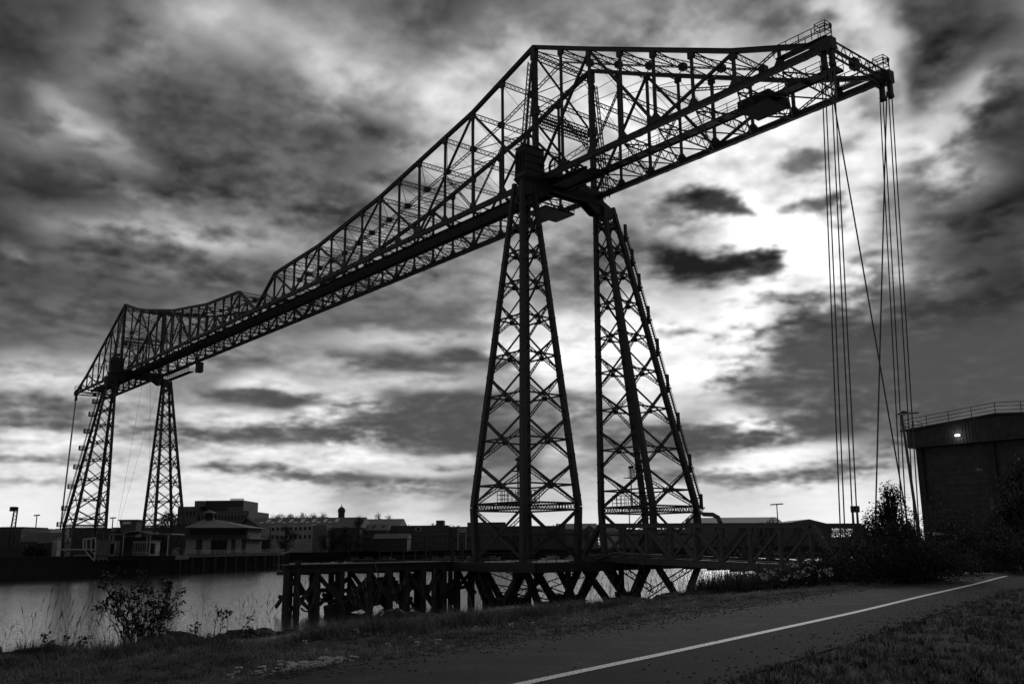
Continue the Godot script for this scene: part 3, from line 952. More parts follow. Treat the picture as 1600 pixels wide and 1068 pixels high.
func build_ground() -> void:
	var xs := spaced([30.0, 1.2, 56.0, 0.35, 86.0, 1.0, 110.0, 6.0, 260.0])
	var zs := spaced([-190.0, 6.0, -40.0, 1.5, 20.0, 0.5, 44.0, 0.35, 78.0, 1.0, 100.0, 6.0, 160.0])
	var st := SurfaceTool.new()
	st.begin(Mesh.PRIMITIVE_TRIANGLES)
	for z in zs:
		for x in xs:
			st.add_vertex(Vector3(x, ground_y(x, z), z))
	var w := xs.size()
	for j in zs.size() - 1:
		for i in w - 1:
			var a := j * w + i
			for k in [a, a + 1, a + w, a + 1, a + w + 1, a + w]: st.add_index(k)
	st.generate_normals()
	var g := part("ground", st.commit(), M.soil)
	tag(g, "rough riverside ground rising from the water to the verge", "", "", "structure")
	# the two halves of the path and its line
	for e in [["cycle_path", PATH_LEFT, PATH_LINE, M.asphalt, 5.8, 0.0, 1.0], ["foot_path", PATH_LINE, PATH_RIGHT, M.asphalt_dark, 5.8, 0.0, 1.0]]:
		var s := Shape.new()
		var la := smooth_line(e[1])
		var lb := smooth_line(e[2])
		for i in la.size() - 1:
			s.quad(v3(lb[i], 5.8), v3(lb[i + 1], 5.8), v3(la[i + 1], 5.8), v3(la[i], 5.8))
		struct(e[0], s, e[3])
	var s2 := Shape.new()
	var lm := smooth_line(PATH_LINE)
	for i in lm.size() - 1:
		if lm[i].y < 33.0: break
		var d: Vector2 = (lm[i + 1] - lm[i]).normalized()
		var o := Vector2(-d.y, d.x) * 0.09
		s2.quad(v3(lm[i] + o, 5.806), v3(lm[i + 1] + o, 5.806), v3(lm[i + 1] - o, 5.806), v3(lm[i] - o, 5.806))
	struct("road_marking", s2, M.line)
	# the wider asphalt where the path meets the lane ahead
	var s3 := Shape.new()
	s3.quad(Vector3(63.0, 5.79, 24.5), Vector3(110.0, 5.79, 26.0), Vector3(110.0, 5.79, 4.0), Vector3(57.0, 5.79, 4.0))
	struct("lane", s3, M.asphalt)
	var kb := Shape.new()
	for i in 10:
		var t := i / 10.0
		kb.bar(Vector3(lerpf(66.5, 61.5, t), 5.83, lerpf(27.5, 14.0, t) + 1.2 * t * (1.0 - t)), Vector3(lerpf(66.5, 61.5, t + 0.095), 5.83, lerpf(27.5, 14.0, t + 0.095) + 1.2 * (t + 0.095) * (0.905 - t)), 0.16, 0.2)
	struct("kerb", kb, M.concrete)
	var mk := Shape.new()
	for k in 4:
		mk.quad(Vector3(66.2 + k * 3.4, 5.8 + 0.006, 29.4 - k * 0.4), Vector3(68.2 + k * 3.4, 5.806, 29.2 - k * 0.4), Vector3(68.0 + k * 3.4, 5.806, 28.6 - k * 0.4), Vector3(66.0 + k * 3.4, 5.806, 28.8 - k * 0.4))
	struct("give_way_marking", mk, M.line)
	# water and the far side of the river
	var wt := Shape.new()
	wt.quad(Vector3(-1600, 0, 900), Vector3(140, 0, 900), Vector3(140, 0, -1400), Vector3(-1600, 0, -1400))
	struct("river_water", wt, M.water)

func v3(p: Vector2, y: float) -> Vector3:
	return Vector3(p.x, y, p.y)

func smooth_line(l: Array) -> Array:
	var out := []
	for i in l.size() - 1:
		for k in 6:
			var a: Vector2 = l[maxi(i - 1, 0)]
			var d: Vector2 = l[mini(i + 2, l.size() - 1)]
			out.append((l[i] as Vector2).cubic_interpolate(l[i + 1], a, d, k / 6.0))
	out.append(l[-1])
	return out

func stone(r: float) -> ArrayMesh:                          # an uneven boulder
	var sp := SphereMesh.new()
	sp.radial_segments = 9
	sp.rings = 5
	sp.radius = 1.0
	sp.height = 2.0
	var arr := sp.get_mesh_arrays()
	var vv: PackedVector3Array = arr[Mesh.ARRAY_VERTEX]
	var off := Vector3(rng.randf(), rng.randf(), rng.randf()) * 50.0
	for i in vv.size():
		var p := vv[i]
		var k := 1.0 + 0.45 * hills.get_noise_3d(p.x * 22.0 + off.x, p.y * 22.0 + off.y, p.z * 22.0 + off.z) + 0.2 * hills.get_noise_3d(p.x * 55.0 + off.x, p.y * 55.0, p.z * 55.0)
		vv[i] = Vector3(p.x * 1.25, p.y * 0.75, p.z) * k * r
	arr[Mesh.ARRAY_VERTEX] = vv
	var st := SurfaceTool.new()
	var am := ArrayMesh.new()
	am.add_surface_from_arrays(Mesh.PRIMITIVE_TRIANGLES, arr)
	st.create_from(am, 0)
	st.deindex()
	st.set_smooth_group(-1)
	st.generate_normals()
	return st.commit()

func multi(called: String, mesh: Mesh, m: Material, xf: Array, colors: Array, label: String, category: String) -> void:
	var mm := MultiMesh.new()
	mm.transform_format = MultiMesh.TRANSFORM_3D
	mm.use_colors = colors.size() == xf.size()
	mm.mesh = mesh
	mm.instance_count = xf.size()
	for i in xf.size():
		mm.set_instance_transform(i, xf[i])
		if mm.use_colors: mm.set_instance_color(i, colors[i])
	var o := MultiMeshInstance3D.new()
	o.name = numbered(called)
	o.multimesh = mm
	o.material_override = m
	add_child(o)
	tag(o, label, category, "", "stuff")

func turned(at: Vector3, yaw: float, s: Vector3, tilt := 0.0) -> Transform3D:
	var b := Basis(Vector3.UP, yaw) * Basis(Vector3.RIGHT, tilt)
	return Transform3D(b.scaled_local(s), at)

func build_rocks() -> void:
	var shapes := []
	for k in 6: shapes.append(stone(1.0))
	for q in 6:
		var xf := []
		for i in 170:
			var z := rng.randf_range(8.0, 96.0)
			var down := rng.randf_range(-2.3, 1.6)
			var x := shore(z) - down
			var r := rng.randf_range(0.16, 0.48) * (1.0 if down > -1.0 else 0.55)
			xf.append(turned(Vector3(x, ground_y(x, z) + r * 0.15, z), rng.randf() * TAU, Vector3(r, r * rng.randf_range(0.7, 1.1), r), rng.randf_range(-0.4, 0.4)))
		multi("riprap_stones", shapes[q], M.rock, xf, [], "dark broken stones along the edge of the bank above the water", "stones")
	# a few pale slabs lie out on the dry ledge
	for i in 7:
		var z: float = [66.8, 65.4, 64.6, 67.6, 59.0, 58.2, 69.5][i]
		var x: float = shore(z) + [1.9, 1.3, 2.4, 3.0, 1.4, 2.1, 2.2][i]
		var o := part("stone_slab", stone(0.35 + 0.08 * (i % 3)), M.concrete)
		o.position = Vector3(x, ground_y(x, z) + 0.02, z)
		o.scale = Vector3(1.0, 0.35, 0.8)
		tag(o, "pale flat stone lying in the dry grass above the bank", "stone", "pale stones in the dry grass")

# ---------------------------------------------------------------- piers, jetty and approach span
func build_landing() -> void:
	var p := thing("tower_platform", "dark platform under the near towers carried on heavy slanting struts in the water", "platform", Vector3(0, 0, 0))
	var d := Shape.new()
	d.box(Vector3(-9.0, 4.85, -26.0), Vector3(9.0, DECK - 0.06, 8.6))
	obj("deck", d, M.deck, p)
	var fascia := Shape.new()
	for e in [[Vector3(-9, 4.9, 8.75), Vector3(9, 4.9, 8.75)], [Vector3(9.15, 4.9, 8.6), Vector3(9.15, 4.9, -26)]]:
		fascia.bar(e[0], e[1], 0.22, 1.1)
	obj("edge_beam", fascia, M.steel_dark, p)
	var rl := Shape.new()
	rl.rail([Vector3(-9, DECK - 0.06, 8.3), Vector3(8.7, DECK - 0.06, 8.3), Vector3(8.7, DECK - 0.06, -2.0)], 1.1, 3, 0.025, 1.5)
	obj("railing", rl, M.steel, p)
	var rl2 := Shape.new()
	rl2.rail([Vector3(8.7, DECK - 0.06, -14.0), Vector3(8.7, DECK - 0.06, -25.5)], 1.1, 3, 0.025, 1.5)
	obj("railing", rl2, M.steel, p)
	# slanting box struts: (y, z) pairs in the frame at x = 5, and again at x = -5 behind it
	for x in [5.0, -5.0]:
		for e in [[7.0, 4.9, 4.4, -0.5], [5.5, 4.9, 1.6, -0.5], [-1.8, 4.9, 1.8, -0.5], [-2.1, 4.9, -7.4, -0.5], [-4.9, 4.9, -0.6, -0.5], [-6.7, 4.9, -10.4, -0.5], [-14.0, 4.9, -10.2, -0.5], [-15.2, 4.9, -20.0, -0.5], [-24.0, 4.9, -20.4, -0.5]]:
			obj("slanting_strut", one_bar(Vector3(x, e[1], e[0]), Vector3(x, e[3], e[2]), 0.62, 0.68, Vector3.RIGHT), M.steel_dark, p)
		for z in [-8.4, 0.6]:
			obj("upright_post", one_bar(Vector3(x + 0.4, 4.9, z), Vector3(x + 0.4, -1.0, z), 0.5, 0.5), M.steel_dark, p)
		for z in [3.2, -9.0, -20.2, 0.0]:
			var f := Shape.new()
			f.box(Vector3(x - 1.1, -3.0, z - 1.5), Vector3(x + 1.1, 0.9, z + 1.5))
			obj("footing", f, M.quay, p)
	for e in [[-4.0, 0.4], [4.7, -0.4]]:
		obj("slanting_strut", one_bar(Vector3(e[0], 4.9, 7.0), Vector3(e[0] * 0.12 + e[1], -0.5, 7.0), 0.62, 0.68, Vector3.BACK), M.steel_dark, p)
	for e in [[Vector3(-3.0, 4.6, 6.2), Vector3(6.0, 0.4, -2.0)], [Vector3(6.0, 4.4, -3.5), Vector3(-4.0, 0.4, 5.5)], [Vector3(4.5, 4.4, -9.5), Vector3(4.5, 1.6, -15.0)], [Vector3(4.5, 4.4, -23.0), Vector3(4.5, 1.0, -14.0)], [Vector3(-4.0, 2.2, 4.0), Vector3(5.0, 1.2, 1.0)]]:
		var s := Shape.new()
		s.lattice(e[0], e[1], Vector3(0, 0.8, 0), 12, 0.13, 0.08, false)
		obj("lattice_strut", s, M.steel, p)
	# lit-by-nothing inspection gantries on the knee girders
	for e in [[-1.5, 2.5], [-2.5, -19.0]]:
		var g := Shape.new()
		var at := Vector3(e[0], 12.5, e[1])
		g.box(at + Vector3(-2.2, -0.1, -1.6), at + Vector3(2.2, 0.0, 1.6))
		g.rail([at + Vector3(-2.2, 0, -1.6), at + Vector3(2.2, 0, -1.6), at + Vector3(2.2, 0, 1.6), at + Vector3(-2.2, 0, 1.6), at + Vector3(-2.2, 0, -1.6)], 1.6, 3, 0.03, 0.8)
		g.tube(at, at + Vector3(0, 5.6, 0), 0.09)
		g.box(at + Vector3(-0.9, 4.0, -0.6), at + Vector3(0.9, 4.08, 0.6))
		g.rail([at + Vector3(-0.9, 4.08, -0.6), at + Vector3(0.9, 4.08, -0.6), at + Vector3(0.9, 4.08, 0.6)], 1.1, 3, 0.03, 0.45)
		g.box(at + Vector3(-0.25, 5.3, -0.2), at + Vector3(0.35, 5.7, 0.2))
		var gt := obj("inspection_gantry", g, M.steel)
		tag(gt, "railed gantry with a mast on the knee girder of the %s near tower" % ("left" if e[1] > 0 else "right"), "gantry")

func build_jetty() -> void:
	var j := thing("timber_jetty", "old black timber jetty on piles running out left of the near tower", "jetty")
	var zf := [30.6, 29.3, 26.9, 23.8, 20.1, 17.4, 15.0, 12.6, 11.0, 9.6, 7.6, 5.4]
	var deck := Shape.new()
	deck.hexa([Vector3(-12.6, 5.2, 28.6), Vector3(-7.2, 5.2, 31.0), Vector3(-7.2, 5.1, 8.7), Vector3(-12.6, 5.1, 8.7), Vector3(-12.6, 5.42, 28.6), Vector3(-7.2, 5.42, 31.0), Vector3(-7.2, 5.38, 8.7), Vector3(-12.6, 5.38, 8.7)])
	obj("deck", deck, M.timber, j)
	var zz := 8.9
	while zz < 31.0:                                       # plank ends showing along the edge
		obj("plank", one_box(Vector3(-12.9 if zz < 28.0 else -9.5, 5.43, zz), Vector3(-6.95 + rng.randf_range(-0.1, 0.15), 5.5, zz + 0.8)), M.timber, j)
		zz += 0.86
	for x in [-7.5, -12.0]:
		obj("cap_beam", one_bar(Vector3(x, 4.85, 31.0 if x > -10.0 else 28.4), Vector3(x, 4.85, 8.8), 0.4, 0.5), M.timber, j)
		for i in zf.size():
			var z: float = zf[i] + (0.0 if x > -10.0 else (-2.6 + 0.5 * i if i < 4 else rng.randf_range(-0.9, 0.9)))
			var r := rng.randf_range(0.36, 0.5) if x > -10.0 else rng.randf_range(0.26, 0.4)
			var s := Shape.new()
			var lean := rng.randf_range(-0.15, 0.15)
			s.tube(Vector3(x + lean, -3.0, z + lean), Vector3(x, 5.0 + (1.0 if i == 1 and x > -10 else 0.0), z), r, r * 0.9, 8)
			obj("pile", s, M.timber, j)
		for i in zf.size() - 1:
			var a: float = zf[i]
			var b: float = zf[i + 1]
			var up := i % 2 == 0
			if i != 0 and (x > -10.0 or i > 2):
				obj("diagonal_brace", one_bar(Vector3(x + 0.45, 4.2 if up else 1.2, a), Vector3(x + 0.45, 1.0 if up else 4.2, b), 0.22, 0.45), M.timber, j)
			if x > -10.0 or i > 1: obj("waling", one_bar(Vector3(x - 0.45, 2.4 + rng.randf_range(-0.3, 0.3), a), Vector3(x - 0.45, 2.4 + rng.randf_range(-0.3, 0.3), b), 0.22, 0.4), M.timber, j)
			if i % 2 == 1:
				obj("diagonal_brace", one_bar(Vector3(x, 2.0, a), Vector3(x, 0.0, b), 0.2, 0.4), M.timber, j)
	for i in zf.size():
		obj("cross_beam", one_bar(Vector3(-12.4, 4.5, zf[i] - (2.4 if i == 0 else 0.0)), Vector3(-7.1, 4.5, zf[i]), 0.35, 0.4), M.timber, j)
		if i % 2 == 0:
			obj("diagonal_brace", one_bar(Vector3(-12.0, 3.9, zf[i] + (0.3 if i > 1 else -2.3)), Vector3(-7.5, 0.6, zf[i] + 0.3), 0.25, 0.4), M.timber, j)
		else:
			obj("diagonal_brace", one_bar(Vector3(-12.0, 0.8, zf[i] + 0.3), Vector3(-7.5, 3.9, zf[i] + 0.3), 0.25, 0.4), M.timber, j)
	for i in range(1, zf.size() - 1):
		obj("diagonal_brace", one_bar(Vector3(-7.0, 1.6 if i % 2 else 3.9, zf[i]), Vector3(-7.0, 3.9 if i % 2 else 1.6, zf[i + 1] - 0.4), 0.18, 0.34), M.timber, j)
		if i % 3 == 0: obj("pile", one_bar(Vector3(-9.8, -2.0, zf[i] - 0.8), Vector3(-9.8, 4.9, zf[i] - 0.8), 0.5, 0.5), M.timber, j)
	for k in 7:                                             # fallen boards wedged below the deck
		obj("fallen_board", one_box(Vector3(-11.0, 1.0 + k * 0.4, 13.5 + k * 0.42), Vector3(-8.4, 1.4 + k * 0.4, 21.5 - k * 0.75)), M.timber, j)
	obj("fallen_board", one_bar(Vector3(-8.0, 0.2, 25.5), Vector3(-8.6, 1.6, 17.0), 0.5, 1.4), M.timber, j)
	for e in [[29.0, 27.2, 0.9], [26.7, 23.9, 1.8]]:         # chain slung between piles
		var c := Shape.new()
		for k in 10:
			var t0 := k / 10.0
			var t1 := (k + 1) / 10.0
			c.tube(Vector3(-7.0, e[2] - 1.6 * t0 * (1 - t0) * 2.0 + t0 * 0.9, lerpf(e[0], e[1], t0)), Vector3(-7.0, e[2] - 1.6 * t1 * (1 - t1) * 2.0 + t1 * 0.9, lerpf(e[0], e[1], t1)), 0.1, -1.0, 5)
		obj("chain", c, M.steel_dark, j)
	var pst := Shape.new()
	pst.tube(Vector3(-7.0, 4.0, 19.2), Vector3(-6.9, 5.6, 19.9), 0.08)
	obj("loose_batten", pst, M.concrete, j)
	var rl := Shape.new()
	rl.rail([Vector3(-12.2, 5.6, 16.0), Vector3(-12.2, 5.6, 9.0)], 1.2, 2, 0.03, 2.0)
	obj("railing", rl, M.steel_grey, j)

func build_approach() -> void:
	var a := thing("approach_bridge", "low riveted truss bridge leading from the bank to the near tower", "footbridge")
	var us := [7.3, 10.8, 14.5, 18.1, 21.63, 25.23, 28.97, 32.66, 36.2]
	var top := func(x: float) -> float: return EYE.y + lerpf(2.22, 1.6, (x - 6.6) / 29.6)
	var bot := func(x: float) -> float: return EYE.y + lerpf(-1.72, -2.6, (x - 6.6) / 29.6)
	for z in [-3.5, -12.0]:
		var t := sub("side_truss", a)
		var ch := Shape.new()
		ch.bar(Vector3(us[0] - 0.4, top.call(us[0]), z), Vector3(us[8] + 0.3, top.call(us[8]), z), 0.62, 0.5)
		ch.bar(Vector3(us[0] - 0.5, top.call(us[0]) + 0.26, z), Vector3(us[8] + 0.4, top.call(us[8]) + 0.26, z), 0.8, 0.06)
		obj("top_chord", ch, M.steel_grey, t)
		var bc := Shape.new()
		bc.bar(Vector3(3.6, bot.call(3.6) , z), Vector3(39.5, bot.call(39.5), z), 0.5, 0.72)
		bc.bar(Vector3(3.6, bot.call(3.6) + 0.39, z), Vector3(39.5, bot.call(39.5) + 0.39, z), 0.66, 0.05)
		obj("bottom_chord", bc, M.steel_grey, t)
		obj("end_post", one_bar(Vector3(us[0] - 0.4, top.call(us[0]), z), Vector3(3.9, bot.call(3.6) + 0.3, z), 0.62, 0.5), M.steel_grey, t)
		obj("end_post", one_bar(Vector3(us[8] + 0.2, top.call(us[8]), z), Vector3(39.3, bot.call(39.3) + 0.3, z), 0.62, 0.5), M.steel_grey, t)
		for i in us.size():
			var x: float = us[i]
			var vp := Shape.new()
			vp.bar(Vector3(x, bot.call(x), z), Vector3(x, top.call(x), z), 0.32, 0.34, Vector3.RIGHT)
			vp.box(Vector3(x - 0.4, top.call(x) - 0.85, z - 0.17), Vector3(x + 0.4, top.call(x) - 0.2, z + 0.17))
			vp.box(Vector3(x - 0.3, bot.call(x) + 0.2, z - 0.17), Vector3(x + 0.3, bot.call(x) + 0.75, z + 0.17))
			obj("vertical_post", vp, M.steel_grey, t)
			if i < 8:
				var x2: float = us[i + 1]
				if i < 5:
					obj("diagonal_brace", one_bar(Vector3(x + 0.1, top.call(x) - 0.4, z + 0.03), Vector3(x2 - 0.1, bot.call(x2) + 0.4, z + 0.03), 0.22, 0.3), M.steel_grey, t)
				if i >= 3:
					obj("diagonal_brace", one_bar(Vector3(x + 0.1, bot.call(x) + 0.4, z - 0.06), Vector3(x2 - 0.1, top.call(x2) - 0.4, z - 0.06), 0.22, 0.3), M.steel_grey, t)
	var d := Shape.new()
	d.hexa([Vector3(3.6, bot.call(3.6) - 0.25, -3.75), Vector3(40.0, bot.call(40.0) - 0.25, -3.75), Vector3(40.0, bot.call(40.0) - 0.25, -11.75), Vector3(3.6, bot.call(3.6) - 0.25, -11.75),
		Vector3(3.6, bot.call(3.6) + 0.02, -3.75), Vector3(40.0, bot.call(40.0) + 0.02, -3.75), Vector3(40.0, bot.call(40.0) + 0.02, -11.75), Vector3(3.6, bot.call(3.6) + 0.02, -11.75)])
	obj("roadway", d, M.asphalt_dark, a)
	for i in 12:
		var x := 4.5 + i * 3.1
		obj("floor_beam", one_bar(Vector3(x, bot.call(x) - 0.45, -3.6), Vector3(x, bot.call(x) - 0.45, -11.9), 0.3, 0.4), M.steel_dark, a)
	for z in [-4.3, -11.2]:
		var kr := Shape.new()
		kr.bar(Vector3(4.0, bot.call(4.0) + 0.3, z), Vector3(39.0, bot.call(39.0) + 0.3, z), 0.3, 0.5)
		kr.rail([Vector3(4.0, bot.call(4.0) + 0.1, z), Vector3(39.0, bot.call(39.0) + 0.1, z)], 1.25, 3, 0.02, 2.2)
		obj("kerb_rail", kr, M.steel, a)
	# railed walkway stepping down beside the river end
	var w := Shape.new()
	w.bar(Vector3(4.8, 5.0, -2.8), Vector3(9.5, 6.4, -2.9), 0.3, 0.25)
	w.bar(Vector3(9.5, 6.4, -2.9), Vector3(17.4, 6.1, -2.9), 0.5, 0.22)
	w.rail([Vector3(9.5, 5.3, -2.7), Vector3(17.0, 5.1, -2.7)], 1.0, 2, 0.03, 3.2)
	obj("side_walkway", w, M.steel_grey, a)
	var pier := Shape.new()
	pier.box(Vector3(38.0, 1.0, -13.0), Vector3(46.0, 4.0, -2.5))
	var ab := obj("bridge_abutment", pier, M.concrete)
	tag(ab, "concrete abutment at the landward end of the low truss bridge", "abutment")
	# fallen piles and stumps in the mud below
	for i in 7:
		var s := Shape.new()
		var at := Vector3(14.0 + i * 1.3, 0.0, -8.0 + (i % 3) * 1.4)
		s.tube(at + Vector3(0, -2.0, 0), at + Vector3(rng.randf_range(-0.2, 0.2), rng.randf_range(1.4, 3.4), rng.randf_range(-0.2, 0.2)), 0.32, 0.24, 8)
		var o := obj("timber_stump", s, M.timber)
		tag(o, "black rotten timber pile standing in the water below the truss bridge", "timber pile", "rotten piles under the truss bridge")

# ---------------------------------------------------------------- the far bank and the right bank
var view: Transform3D

func look(px: float, py: float, dist: float) -> Vector3:    # the place seen in that direction at that horizontal distance ahead
	var d := view.basis * Vector3((px - 800.0) / 1464.33, (534.0 - py) / 1464.33, -1.0)
	return EYE + d * (dist / (d.x * FWD.x + d.z * FWD.y))

func ground_at(px: float, dist: float, y := DECK) -> Vector3:
	var p := look(px, 850.0, dist)
	return Vector3(p.x, y, p.z)

func top_y(px: float, py: float, dist: float) -> float:
	return look(px, py, dist).y

func wall_box(s: Shape, a: Vector3, b: Vector3, back: Vector3, y0: float, y1: float) -> void:
	var p := []
	for y in [y0, y1]:
		for q in [a, b, b + back, a + back]: p.append(Vector3(q.x, y, q.z))
	s.hexa(p)

func behind(deep: float) -> Vector3:
	return Vector3(FWD.x, 0, FWD.y) * deep

func windows(parent: Node, a: Vector3, b: Vector3, y0: float, y1: float, count: int, fill: float, frame: Material, from := 0.03, to := 0.97) -> void:
	var d := (b - a)
	var n := Vector3(d.z, 0, -d.x).normalized()
	if n.dot(Vector3(FWD.x, 0, FWD.y)) > 0.0: n = -n
	for i in count:
		var t0 := lerpf(from, to, (i + 0.5 - fill * 0.5) / count)
		var t1 := lerpf(from, to, (i + 0.5 + fill * 0.5) / count)
		var p := a + d * t0
		var q := a + d * t1
		var s := Shape.new()
		wall_box(s, p + n * 0.08, q + n * 0.08, -n * 0.3, y0, y1)
		var w := obj("window", s, frame, parent)
		var g := Shape.new()
		var e := (q - p) * 0.1
		wall_box(g, p + e + n * 0.1, q - e + n * 0.1, -n * 0.3, y0 + (y1 - y0) * 0.08, y1 - (y1 - y0) * 0.08)
		obj("pane", g, M.glass_dark, w)

func gable_roof(s: Shape, a: Vector3, b: Vector3, back: Vector3, y0: float, y1: float, over := 0.4) -> void:    # ridge parallel to the front
	var d := (b - a).normalized() * over
	var f := back.normalized() * over
	var p := [a - d - f, b + d - f, b + d + back + f, a - d + back + f]
	var r0: Vector3 = a - d + back * 0.5
	var r1: Vector3 = b + d + back * 0.5
	for k in 4: p[k].y = y0
	r0.y = y1
	r1.y = y1
	s.quad(p[0], p[1], r1, r0)
	s.quad(p[2], p[3], r0, r1)
	s.tri(p[1], p[2], r1)
	s.tri(p[3], p[0], r0)
	s.quad(p[3], p[2], p[1], p[0])

func block(called: String, label: String, cat: String, px0: float, px1: float, py: float, dist: float, deep: float, m: Material, dist2 := -1.0, base := DECK) -> Array:
	if dist2 < 0.0: dist2 = dist
	var a := ground_at(px0, dist, base)
	var b := ground_at(px1, dist2, base)
	var t := thing(called, label, cat)
	var s := Shape.new()
	var h := top_y((px0 + px1) * 0.5, py, (dist + dist2) * 0.5)
	wall_box(s, a, b, behind(deep), base - 0.3, h)
	obj("walls", s, m, t)
	return [t, a, b, h]

func build_far_bank() -> void:
	var edge := PackedVector2Array([Vector2(-20, 420), Vector2(-60, 240), Vector2(-112, 140), Vector2(-150, 66), Vector2(-165.7, 30.6), Vector2(-188.6, -19.5), Vector2(-222, -70), Vector2(-262, -93), Vector2(-388, -151), Vector2(-357, -196), Vector2(-322, -239), Vector2(-269, -303), Vector2(-214, -340), Vector2(-141, -398), Vector2(60, -560), Vector2(60, -2400), Vector2(-2600, -2400), Vector2(-2600, 420)])
	var tris := Geometry2D.triangulate_polygon(edge)
	var s := Shape.new()
	for i in range(0, tris.size(), 3):
		var a := edge[tris[i]]
		var b := edge[tris[i + 1]]
		var c := edge[tris[i + 2]]
		if (b - a).cross(c - a) > 0.0:                      # anticlockwise from above means negative in x, z
			var w := b
			b = c
			c = w
		s.tri(v3(a, DECK - 0.02), v3(b, DECK - 0.02), v3(c, DECK - 0.02))
	struct("far_bank_ground", s, M.soil)
	for i in 14:
		var a := edge[i]
		var b := edge[i + 1]
		var q := Shape.new()
		var d := (b - a).normalized()
		var o := Vector2(d.y, -d.x) * -0.4
		q.bar(v3(a, 2.2), v3(b, 2.2), 0.9, 6.6)
		q.bar(v3(a + o, 5.45), v3(b + o, 5.45), 0.7, 0.4)
		var k := int(a.distance_to(b) / 4.5)
		if i < 13:
			for n in k:
				var p := a.lerp(b, (n + 0.5) / k)
				q.bar(v3(p, -1.0), v3(p, 5.3), 1.25, 1.25)
		var wq := obj("quay_wall", q, M.quay)
		tag(wq, ["dark piled quay wall far upstream out of the picture", "dark piled quay wall left of the picture", "low dark quay wall at the far left of the river", "dark quay wall left of the far tower under the wooden fence", "dark quay wall below the far towers and the docked car", "timber faced wharf in front of the hip roofed restaurant", "short return wall at the end of the restaurant wharf", "dark side wall of the boat basin", "sheet piled basin wall behind the small boats at its left end", "sheet piled basin wall below the small dark shed", "sheet piled basin wall behind the near left tower", "far quay wall behind the low truss bridge", "far quay wall below the long pale roofed shed", "distant quay wall running out to the right"][i], "quay wall")

	# left of the far tower
	var r := block("flat_shed", "low dark flat roofed shed at the far left edge of the far bank", "shed", -40, 34, 823, 300, 16, M.brick_dark)
	r = block("white_fronted_shed", "low shed with a pale blank front and one small window, far left", "shed", 31, 77, 826, 286, 12, M.render_white)
	windows(r[0], r[1], r[2], top_y(45, 838, 286), top_y(45, 832, 286), 1, 0.9, M.brick_dark, 0.22, 0.35)
	r = block("slate_house", "small house with a grey pitched roof beside the far tower stairs", "house", 31, 84, 846, 268, 11, M.brick_dark)
	var rf := Shape.new()
	gable_roof(rf, r[1], r[2], behind(11), r[3], top_y(60, 832, 274))
	obj("roof", rf, M.roof, r[0])
	windows(r[0], r[1], r[2], r[3] - 2.6, r[3] - 1.0, 4, 0.4, M.render_white)
	r = block("lean_to_shed", "low lean-to with a mid grey roof in front of the slate roofed house", "shed", 58, 80, 848, 262, 6, M.brick_dark)
	rf = Shape.new()
	gable_roof(rf, r[1], r[2], behind(6), r[3], r[3] + 1.6)
	obj("roof", rf, M.roof, r[0])
	r = block("white_kiosk", "small white kiosk close to the foot of the far stairs", "kiosk", 81, 89, 844, 262, 4, M.render_white)
	# fence of upright boards
	var fe := thing("board_fence", "fence of upright boards along the quay at the far left", "fence")
	for i in 24:
		var p := ground_at(-6.0 + i * 1.7, 250)
		var b := Shape.new()
		wall_box(b, p, ground_at(-6.0 + i * 1.7 + 1.55, 250), behind(0.12), DECK - 0.1, top_y(i * 2.0, 855.5, 250) + 0.06 * (i % 3))
		obj("plank", b, M.timber, fe)
	# twin leg mast
	var ms := Shape.new()
	var mb := ground_at(15, 280)
	var mt := top_y(15, 792, 280)
	for o in [-0.5, 0.5]:
		ms.tube(mb + SIDE3() * (o * 1.6), Vector3(mb.x, mt, mb.z) + SIDE3() * (0.8 + o * 0.9), 0.22)
	ms.lattice(mb + SIDE3() * 0.2, Vector3(mb.x, mt, mb.z) + SIDE3() * 0.8, SIDE3() * 1.0, 14, 0.12, 0.1)
	ms.box(Vector3(mb.x - 0.7, mt - 1.2, mb.z - 0.7), Vector3(mb.x + 1.3, mt + 0.1, mb.z + 0.9))
	tag(obj("lattice_mast", ms, M.steel_dark), "dark twin legged mast with a blunt head at the far left", "mast")
	lamp_mast("tall_lamp_mast", "thin tall lamp mast with a flat head above the white fronted shed", 53, 805, 330, false)
	lamp_mast("short_lamp_mast", "tiny lamp mast between the far towers", 173, 809, 420, false)
	# pale gangway frame below the far tower
	var gw := Shape.new()
	var g0 := look(90, 858, 248)
	var g1 := look(150, 858, 246)
	gw.bar(g0, g1, 0.5, 0.28)
	for px in [130.0, 134.5, 142.0, 149.0]:
		gw.bar(look(px, 858, 247), look(px, 840.5 + (149 - px) * 0.1, 247), 0.28, 0.28)
	gw.bar(look(130, 842, 247), look(149.5, 840, 247), 0.3, 0.35)
	gw.bar(look(132, 859, 247), look(146, 875, 247), 0.25, 0.25)
	gw.bar(look(141, 859, 247), look(148, 866, 247), 0.25, 0.25)
	gw.bar(look(149.5, 858, 247), look(146.5, 875, 247), 0.28, 0.28)
	gw.rail([look(147, 876, 247), look(167, 876, 249)], 0.9, 2, 0.05, 1.0)
	tag(obj("gangway_frame", gw, M.steel_pale), "pale steel gangway frame beside the foot of the far left tower", "gangway")
	gw = Shape.new()
	wall_box(gw, ground_at(150, 250, 6.0), ground_at(164, 251, 6.0), behind(3), 5.6, top_y(157, 843, 250))
	tag(obj("winch_hut", gw, M.concrete), "grey box hut between the gangway frame and the docked car", "hut")
	r = block("dark_terrace", "row of dark low buildings behind the far left tower", "building", 84, 172, 825, 350, 14, M.brick_dark)
	r = block("dark_terrace", "row of dark low buildings behind the docked car", "building", 172, 296, 823, 356, 14, M.brick_dark)
	build_car()
